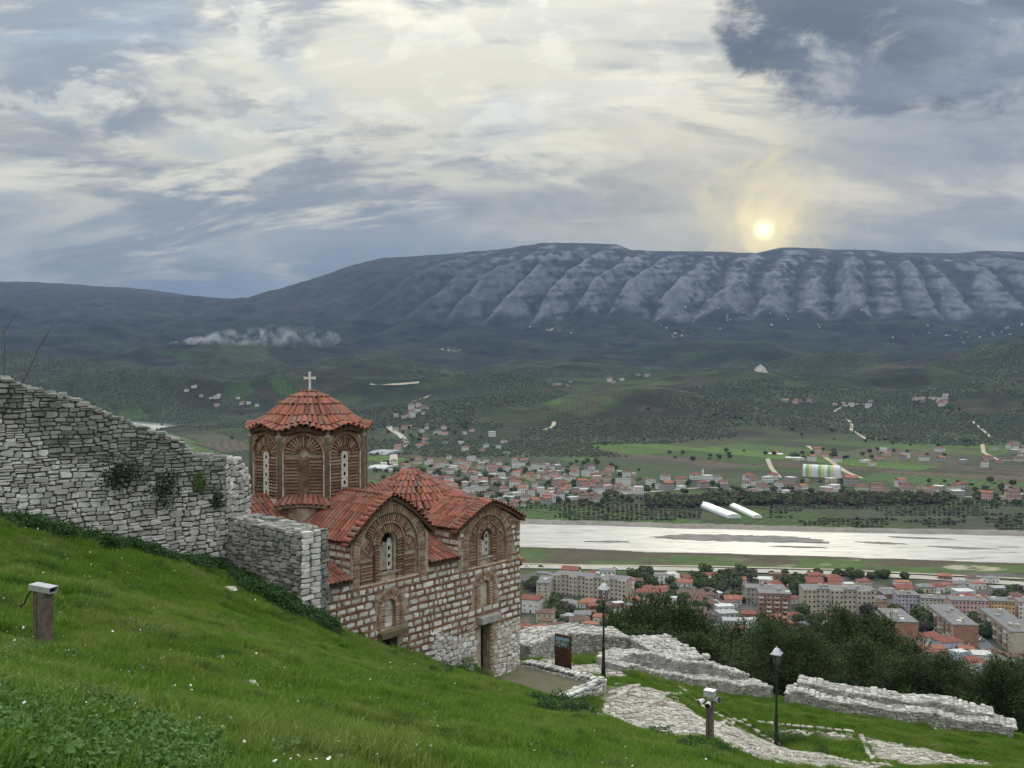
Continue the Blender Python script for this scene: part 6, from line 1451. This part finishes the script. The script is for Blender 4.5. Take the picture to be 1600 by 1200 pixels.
for wn in ('white', 'white', 'white', 'white', 'cream', 'grey', 'pink'):
    for rn, kd in (('red', 'hip'), ('brown', 'gable'), ('white', 'flat'), ('brown', 'hip'), ('grey', 'flat'), ('orange', 'gable')):
        w, d, h = random.uniform(9, 14), random.uniform(8, 11), random.choice((3.4, 6.3, 6.3, 9.0)); B = MB(); B.box(-w / 2, w / 2, -d / 2, d / 2, -2, h); R = roof_mesh(w, d, kd); o = len(B.v); B.v += [(x, y, z + h) for x, y, z in R.v]; B.f += [tuple(i + o for i in f) for f in R.f]; B.r += R.r; B.m += [1] * len(R.f)
        FAR.append((B.mesh('house', [FARW[wn], RM(rn)]), wn, rn, kd, 'low' if h < 4 else 'two-storey' if h < 8 else 'three-storey'))
FUSED = []; FARH = []
def far_house(q, place_, grp, smin=.8, smax=1.15):
    FARH.append((q.y, q.copy(), random.randrange(len(FAR)), random.gauss(.25, .35), random.uniform(smin, smax), place_, grp)); FUSED.append((q.x, q.y))
def far_houses():
    """the nearest ones are things of their own, the specks beyond are one object"""
    n = 300 - len([o for o in bpy.data.objects if o.name.split('.')[0] == 'house' and o.parent is None]); L = sorted(FARH, key=lambda t: t[0]); K = L[n:]
    for (_, q, i, rz, s, place_, grp) in L[:n]:
        me, wn, rn, kd, st = FAR[i]; o = link('house', me); o.location = q; o.rotation_euler = (0, 0, rz); o.scale = (s, s, s)
        tag(o, '%s %s house with %s %s roof %s' % (st, wn, {'hip': 'hipped', 'gable': 'gabled', 'flat': 'flat'}[kd], rn, place_), 'house', grp)
    scatter('distant_houses', 'specks of white and red-roofed houses scattered over the far fields and hills', 'houses', [f[0] for f in FAR], [tuple(k[1]) for k in K], [(0, 0, k[3]) for k in K], [k[4] for k in K], [k[2] for k in K])
def village(poly, n, place_, grp, gap, smin=.8, smax=1.15):
    us = [p[0] for p in poly]; vs = [p[1] for p in poly]; c = 0; tr = 0
    while c < n and tr < n * 14:
        tr += 1; u, v = random.uniform(min(us), max(us)), random.uniform(min(vs), max(vs))
        if not inside(poly, np.array([u]), np.array([v]))[0]: continue
        q = gnd(u, v, 3.) if v > 712 else hit(u, v)
        if q.y > 1500: q.z = vh1(q.x, q.y)
        if any((q.x - a) ** 2 + (q.y - b) ** 2 < gap * gap for a, b in FUSED[-400:]): continue
        if q.y < 1400 and riv_dist(np.array([q.x]), np.array([q.y]))[0] < 20: continue
        far_house(q, place_, grp, smin, smax); c += 1
village([(590, 727), (650, 716), (800, 722), (930, 733), (995, 742), (1000, 772), (930, 786), (840, 790), (760, 800), (700, 790), (640, 755)], 270, 'in the crowded village across the river', 'houses of the village across the river', 9.5, .6, .95)
village([(1000, 748), (1100, 744), (1240, 748), (1360, 756), (1480, 762), (1600, 764), (1600, 784), (1440, 778), (1300, 772), (1120, 768), (1000, 772)], 62, 'on the bluff across the river', 'houses on the bluff across the river', 14)
village([(590, 668), (700, 660), (800, 690), (790, 712), (690, 708), (620, 712)], 26, 'below the olive hills', 'houses in the far fields', 16)
village([(1190, 705), (1330, 700), (1450, 705), (1600, 690), (1600, 730), (1480, 735), (1330, 725), (1210, 725)], 26, 'among the far fields', 'houses in the far fields', 22)
for (u, v, n, r) in ((345, 622, 6, 14), (380, 632, 5, 16), (300, 612, 3, 8), (1330, 634, 6, 14), (1450, 624, 9, 16), (1470, 632, 5, 12), (640, 650, 8, 14), (660, 640, 5, 10), (700, 547, 5, 12), (1005, 588, 4, 12), (890, 600, 4, 16), (955, 597, 4, 10), (1060, 522, 7, 18), (870, 517, 9, 22), (1110, 500, 12, 60), (1230, 497, 12, 60), (1480, 524, 14, 40), (1560, 518, 12, 34), (1240, 628, 5, 10), (1580, 700, 5, 16)):
    for _ in range(n): far_house(hit(u + random.gauss(0, r), v + random.gauss(0, r * .16)), 'in a small hamlet on the far hills', 'hamlet houses on the hills', .8, 1.2)
far_houses()
def shed(u0, v0, u1, v1, wd, h, n, name, label, cat, mats_, rib=None):
    """long barrel-roofed shed or greenhouse between two base pixels; one child per bay"""
    a, b = gnd(u0, v0, 3.), gnd(u1, v1, 3.); L = (b - a).length; t = thing(name, label, cat, (a.x, a.y, 2.6), math.atan2(b.y - a.y, b.x - a.x))
    for k in range(n):
        B = MB(); x0, x1 = L * k / n, L * (k + 1) / n - .15; m = 8; v = []
        for x in (x0, x1): v += [(x, wd / 2 - wd / 2 * math.cos(math.pi * i / m), h * .45 + h * .55 * math.sin(math.pi * i / m)) for i in range(m + 1)] + [(x, wd, 0), (x, 0, 0)]
        q = m + 3; B.add(v, [(i, (i + 1) % q, q + (i + 1) % q, q + i) for i in range(q)] + [tuple(range(q))[::-1], tuple(range(q, 2 * q))]); B.build('bay', mats_[k % len(mats_)], t)
M_POLY = mat('white_polythene', (.72, .75, .77), .5, .12, .1); M_POLYG = mat('green_polythene', (.25, .48, .25), .5, .1, .1); M_POLYY = mat('yellow_polythene', (.70, .60, .30), .5, .1, .1)
shed(1158, 809, 1106, 789, 14, 4.5, 10, 'greenhouse', 'long pale blue-white greenhouse beside the river, the wider of two', 'greenhouse', [M_POLY])
shed(1191, 809, 1137, 784, 9, 3.6, 10, 'greenhouse', 'long white greenhouse beside the river, the narrower of two', 'greenhouse', [mat('white_film', (.8, .8, .79), .5, .08, .1)])
shed(1254, 744, 1312, 747, 12, 17, 12, 'striped_greenhouse', 'white greenhouse tunnel with green and yellow stripes in the fields', 'greenhouse', [M_POLY, M_POLYG, M_POLYY, M_POLY, M_POLY, M_POLYG, M_POLYY])
shed(574, 712, 604, 714, 60, 9, 4, 'warehouse', 'large grey metal warehouse beside the country road', 'warehouse', [RM('metal')])
shed(575, 733, 602, 735, 30, 6, 4, 'warehouse', 'low white warehouse behind the tiled dome', 'warehouse', [RM('white')])
shed(1200, 712, 1222, 713, 14, 5, 3, 'greenhouse', 'small triple white greenhouse beside the dirt track', 'greenhouse', [M_POLY])
shed(1227, 717, 1252, 718, 10, 4, 3, 'greenhouse', 'long low white greenhouse near the dirt track', 'greenhouse', [M_POLY])
q = gnd(1098, 752, 3.); t = thing('minaret', 'thin white minaret in the row of houses across the river', 'minaret', (q.x, q.y, 2.6)); B = MB(); B.lathe([(1.5, 0), (1.3, 12), (2.0, 12.3), (2.0, 13.3), (1.1, 13.4), (1.0, 17)], 10); B.build('shaft', WM('white'), t); B = MB(); B.lathe([(1.15, 17), (.1, 20.5)], 10); B.build('spire', RM('grey'), t)
q = hit(1188, 581); bm = MB(); n = 9; ring = [(34 * math.cos(6.283 * i / n) * random.uniform(.8, 1.2), 26 * math.sin(6.283 * i / n), -6) for i in range(n)] + [(15 * math.cos(6.283 * i / n) * random.uniform(.6, 1.3), 10 * math.sin(6.283 * i / n), random.uniform(14, 20)) for i in range(n)] + [(0, 0, 30)]
bm.add(ring, [(i, (i + 1) % n, n + (i + 1) % n, n + i) for i in range(n)] + [(n + i, n + (i + 1) % n, 2 * n) for i in range(n)]); o = bm.build('quarry_heap', mat('quarry_stone', (.45, .42, .37), .95, .3, .05), None); o.location = q; tag(o, 'pale grey stone heap of a quarry on the hill crest', 'quarry')
# ------------------------------------------------------------------ trees of the valley
def blob_tree(name, seed, n, leaf, matr, trunk=True, R=1.0, H=1.0):
    random.seed(seed); B = MB()
    for i in range(n):
        d = Vector((random.gauss(0, 1), random.gauss(0, 1), random.gauss(0, 1))).normalized(); k = (.55 + .45 * random.random()) * (.75 + .5 * float(vnoise(d.x * 2 + seed, d.y * 2 + d.z * 1.7, 5))); p = Vector((d.x * R * k, d.y * R * k, H * .62 + d.z * H * .45 * k))
        q = (d + Vector((random.gauss(0, .5), random.gauss(0, .5), random.gauss(0, .5)))).to_track_quat('Z', 'Y').to_matrix(); s = leaf * random.uniform(.6, 1.3); B.add([p + q @ Vector(c) for c in ((-s, -s * .6, 0), (s, -s * .5, 0), (s * .7, s * .8, 0), (-s * .6, s, 0))], [(0, 1, 2, 3)])
    return B.mesh(name, matr)
M_OLIVE = leaf_mat('olive_leaf', (.115, .14, .092), (.175, .20, .14), .3, .8); M_TREE = leaf_mat('tree_leaf', (.055, .08, .034), (.105, .135, .058), .25, .8); M_BARE = leaf_mat('winter_twigs', (.065, .052, .042), (.10, .082, .062), .1, .9)
def valley_trees():
    ol = [blob_tree('olive_tree', 300 + i, 60, .36, M_OLIVE) for i in range(4)]; tr = [blob_tree('broadleaf_tree', 320 + i, 90, .30, M_TREE, H=1.5) for i in range(3)] + [blob_tree('winter_tree', 330, 110, .24, M_BARE, H=1.4)]
    random.seed(5)
    # olive groves in rows over the hills
    sp = 10.0; X, Y = np.meshgrid(np.arange(-2300, 2400, sp), np.arange(1560, 4300, sp * 1.1)); X = X + RS.uniform(-3.4, 3.4, X.shape); Y = Y + RS.uniform(-3.4, 3.4, X.shape); X, Y = X.ravel(), Y.ravel()
    ang = .35; Xr, Yr = X * math.cos(ang) - (Y - 2800) * math.sin(ang), X * math.sin(ang) + (Y - 2800) * math.cos(ang) + 2800
    u = 800 + F * Xr / Yr; g = fbm(Xr * .0035, Yr * .0035, 3, 201); ok = (u > -80) & (u < 1680) & (Yr > 1620) & (Yr < 4200) & (g + RS.normal(0, .012, len(u)) > np.interp(Yr, [1600, 2000, 2300, 4200], [.58, .47, .42, .45])) & (RS.rand(len(u)) < .55 + .45 * sstep(fbm(Xr * .012, Yr * .012, 3, 202), .40, .55))
    hs = np.array(FUSED)
    x, y = Xr[ok], Yr[ok]; rd = riv_dist(x, y); k = rd > 25; x, y = x[k], y[k]; z = val_h(x, y); n = len(x)
    scatter('olive_grove', 'grey-green olive groves planted in rows over the hills', 'olive grove', ol, np.stack([x, y, z - .3], 1), np.stack([np.zeros(n), np.zeros(n), RS.rand(n) * 6.28], 1), 1.3 + 1.5 * RS.rand(n) + 1.0 * fbm(x * .008, y * .008, 2, 203), RS.randint(0, 4, n))
    # orchards between river and village, hedges, trees between the far houses
    P_, S_, K_ = [], [], []
    def put(x, y, s, k): P_.append((x, y, 0)); S_.append(s); K_.append(k)
    for (uu, vv) in ((x_, y_) for x_ in np.arange(800, 1640, 7.5) for y_ in np.arange(779, 826, 3.6)):
        q = gnd(uu + random.uniform(-1, 1), vv + random.uniform(-.5, .5), 3.); rd = float(riv_dist(np.array([q.x]), np.array([q.y]))[0]); m = float(fbm(q.x * .009, q.y * .015, 3, 66))
        if rd > 14 and m > .48 and not (1095 < uu < 1200 and vv > 781): put(q.x, q.y, random.uniform(1.4, 2.4), random.choice((0, 0, 0, 3)))
    for _ in range(520):                                          # dark wooded bluff below the row of houses
        uu = random.uniform(1010, 1480); q = gnd(uu, random.uniform(775, 789) + (4 if uu < 1100 else 0), 3.); put(q.x, q.y, random.uniform(2.5, 5), random.choice((1, 2, 3, 3)))
    for _ in range(620):
        uu, vv = random.uniform(580, 1600), random.uniform(722, 792); q = gnd(uu, vv, 3.)
        if uu > 1000 and (vv < 752 or vnoise(q.x * .01, q.y * .01, 68) < .5): continue; rd = float(riv_dist(np.array([q.x]), np.array([q.y]))[0])
        if rd > 20: put(q.x, q.y, random.uniform(2.2, 4.6), random.choice((0, 1, 2, 3)))
    for _ in range(420):                                          # hedges and copses of the plain left and centre
        uu, vv = random.uniform(250, 1600), random.uniform(640, 720); q = hit(uu, vv)
        if vnoise(q.x * .006, q.y * .006, 67) > .55: put(q.x, q.y, random.uniform(2.5, 5), random.choice((0, 1, 2, 3)))
    a = np.array(P_); a[:, 2] = val_h(a[:, 0], a[:, 1]) - .3; n = len(a); o = scatter('valley_trees', 'hedges, orchards and thickets spread over the valley floor', 'trees', [ol[0]] + [tr[0], tr[1], tr[3]], a, np.stack([np.zeros(n), np.zeros(n), RS.rand(n) * 6.28], 1), S_, K_)
    # trees of the near town: single things
    T_ = MB(); T_.tube([(0, 0, 0), (.03, 0, .3), (0, .02, .62)], [.06, .05, .03], 6); trunk = T_.mesh('trunk', M_BARK); big = [blob_tree('crown', 340 + i, 420, .15, M_TREE, H=1.35 + .2 * i) for i in range(4)] + [blob_tree('crown', 350, 420, .11, M_BARE, H=1.4)]
    random.seed(9); spots = []
    for (u0, u1, v0, v1, n, s) in ((985, 1015, 900, 925, 14, 4.5), (1015, 1050, 910, 925, 6, 3.5), (1075, 1180, 900, 922, 30, 4.2), (1100, 1130, 920, 935, 8, 3.5), (1228, 1250, 915, 935, 10, 4.5), (1270, 1345, 898, 906, 16, 3), (1350, 1420, 900, 907, 10, 3.2), (1430, 1460, 968, 992, 12, 4.5), (1520, 1548, 970, 1000, 10, 4.5), (820, 850, 915, 935, 8, 4), (865, 890, 948, 965, 8, 4), (845, 905, 960, 985, 10, 3), (910, 960, 952, 968, 8, 3), (995, 1060, 925, 950, 8, 3), (1320, 1400, 960, 985, 16, 4.2), (1240, 1330, 965, 990, 16, 3.6), (1130, 1180, 925, 945, 6, 3.2), (1400, 1500, 930, 960, 6, 3), (1060, 1110, 940, 985, 12, 3.2), (1200, 1300, 900, 912, 8, 2.6), (1560, 1600, 925, 945, 10, 3.5)):
        for _ in range(n): spots.append((random.uniform(u0, u1), random.uniform(v0, v1), s * random.uniform(.7, 1.25)))
    for (u, v, s) in spots:
        q = gnd(u, v); k = random.randint(0, 4)
        t = thing('town_tree', ('bare brown winter tree near the %s' if k == 4 else 'dark green rounded tree near the %s') % near_blk(q.x, q.y), 'tree', (q.x, q.y, 2.3), random.uniform(0, 6), 'trees in the near town')
        for nm, me in (('trunk', trunk), ('crown', big[k])): o = link(nm, me, t); o.scale = (s, s, s)
valley_trees()
# ================================================================== air
def air():
    B = MB(); B.box(-10200, 10200, -400, 10800, -4.0, 1600); o = B.build('haze', None, None, kind='stuff'); o.data.materials.clear(); tag(o, 'pale blue haze filling the valley air', 'haze')
    m = bpy.data.materials.new('haze_air'); m.use_nodes = True; T = NT(m.node_tree); T.n.clear(); out = T.node('ShaderNodeOutputMaterial'); v = T.node('ShaderNodeVolumePrincipled'); v.inputs['Color'].default_value = (.34, .56, 1.0, 1); v.inputs['Density'].default_value = 3.1e-5; v.inputs['Anisotropy'].default_value = .0
    T.l.new(v.outputs[0], out.inputs['Volume']); o.data.materials.append(m); m.cycles.homogeneous_volume = True
    # smoke of a field fire drifting behind the wooded hill
    a = P(262, 537, 4050); b = P(535, 524, 4050); L = (b - a).length; M = Matrix.Translation(a)
    bm = bmesh.new(); bmesh.ops.create_icosphere(bm, subdivisions=3, radius=1)
    for x in bm.verts:
        k = (x.co.x + 1) / 2; x.co = Vector((k * L, x.co.y * (16 + 60 * k), (x.co.z * (16 + 62 * k)) + 34 * math.sin(k * 2.6)))
    me = bpy.data.meshes.new('smoke'); bm.to_mesh(me); bm.free(); s = link('smoke', me, None, 'stuff'); s.location = a; tag(s, 'thin white smoke plume drifting behind the wooded hill', 'smoke')
    m = bpy.data.materials.new('smoke_volume'); m.use_nodes = True; T = NT(m.node_tree); T.n.clear(); out = T.node('ShaderNodeOutputMaterial'); v = T.node('ShaderNodeVolumePrincipled'); v.inputs['Color'].default_value = (.9, .93, 1.0, 1)
    tc = T.node('ShaderNodeTexCoord').outputs['Object']; sp = T.node('ShaderNodeSeparateXYZ'); T.l.new(tc, sp.inputs[0]); n = T.noise(tc, .017, 5, .62, 1.2); k = T.math('DIVIDE', sp.outputs[0], L)
    edge = T.math('SUBTRACT', 1.0, T.math('DIVIDE', T.math('ABSOLUTE', T.math('SUBTRACT', sp.outputs[2], T.math('MULTIPLY', T.math('SINE', T.math('MULTIPLY', k, 2.6)), 34.))), T.math('ADD', 16., T.math('MULTIPLY', k, 62.))), clamp=True)
    fall = T.math('MULTIPLY', T.math('ADD', .10, T.math('POWER', T.math('SUBTRACT', 1.0, k, clamp=True), 2.4)), T.math('MULTIPLY', edge, 1.8)); dens = T.math('MULTIPLY', T.math('MULTIPLY', T.smooth(n, .46, .74), fall), .075); T.put(v.inputs['Density'], dens); T.l.new(v.outputs[0], out.inputs['Volume']); me.materials.append(m); m.cycles.volume_step_rate = 2.0
air()
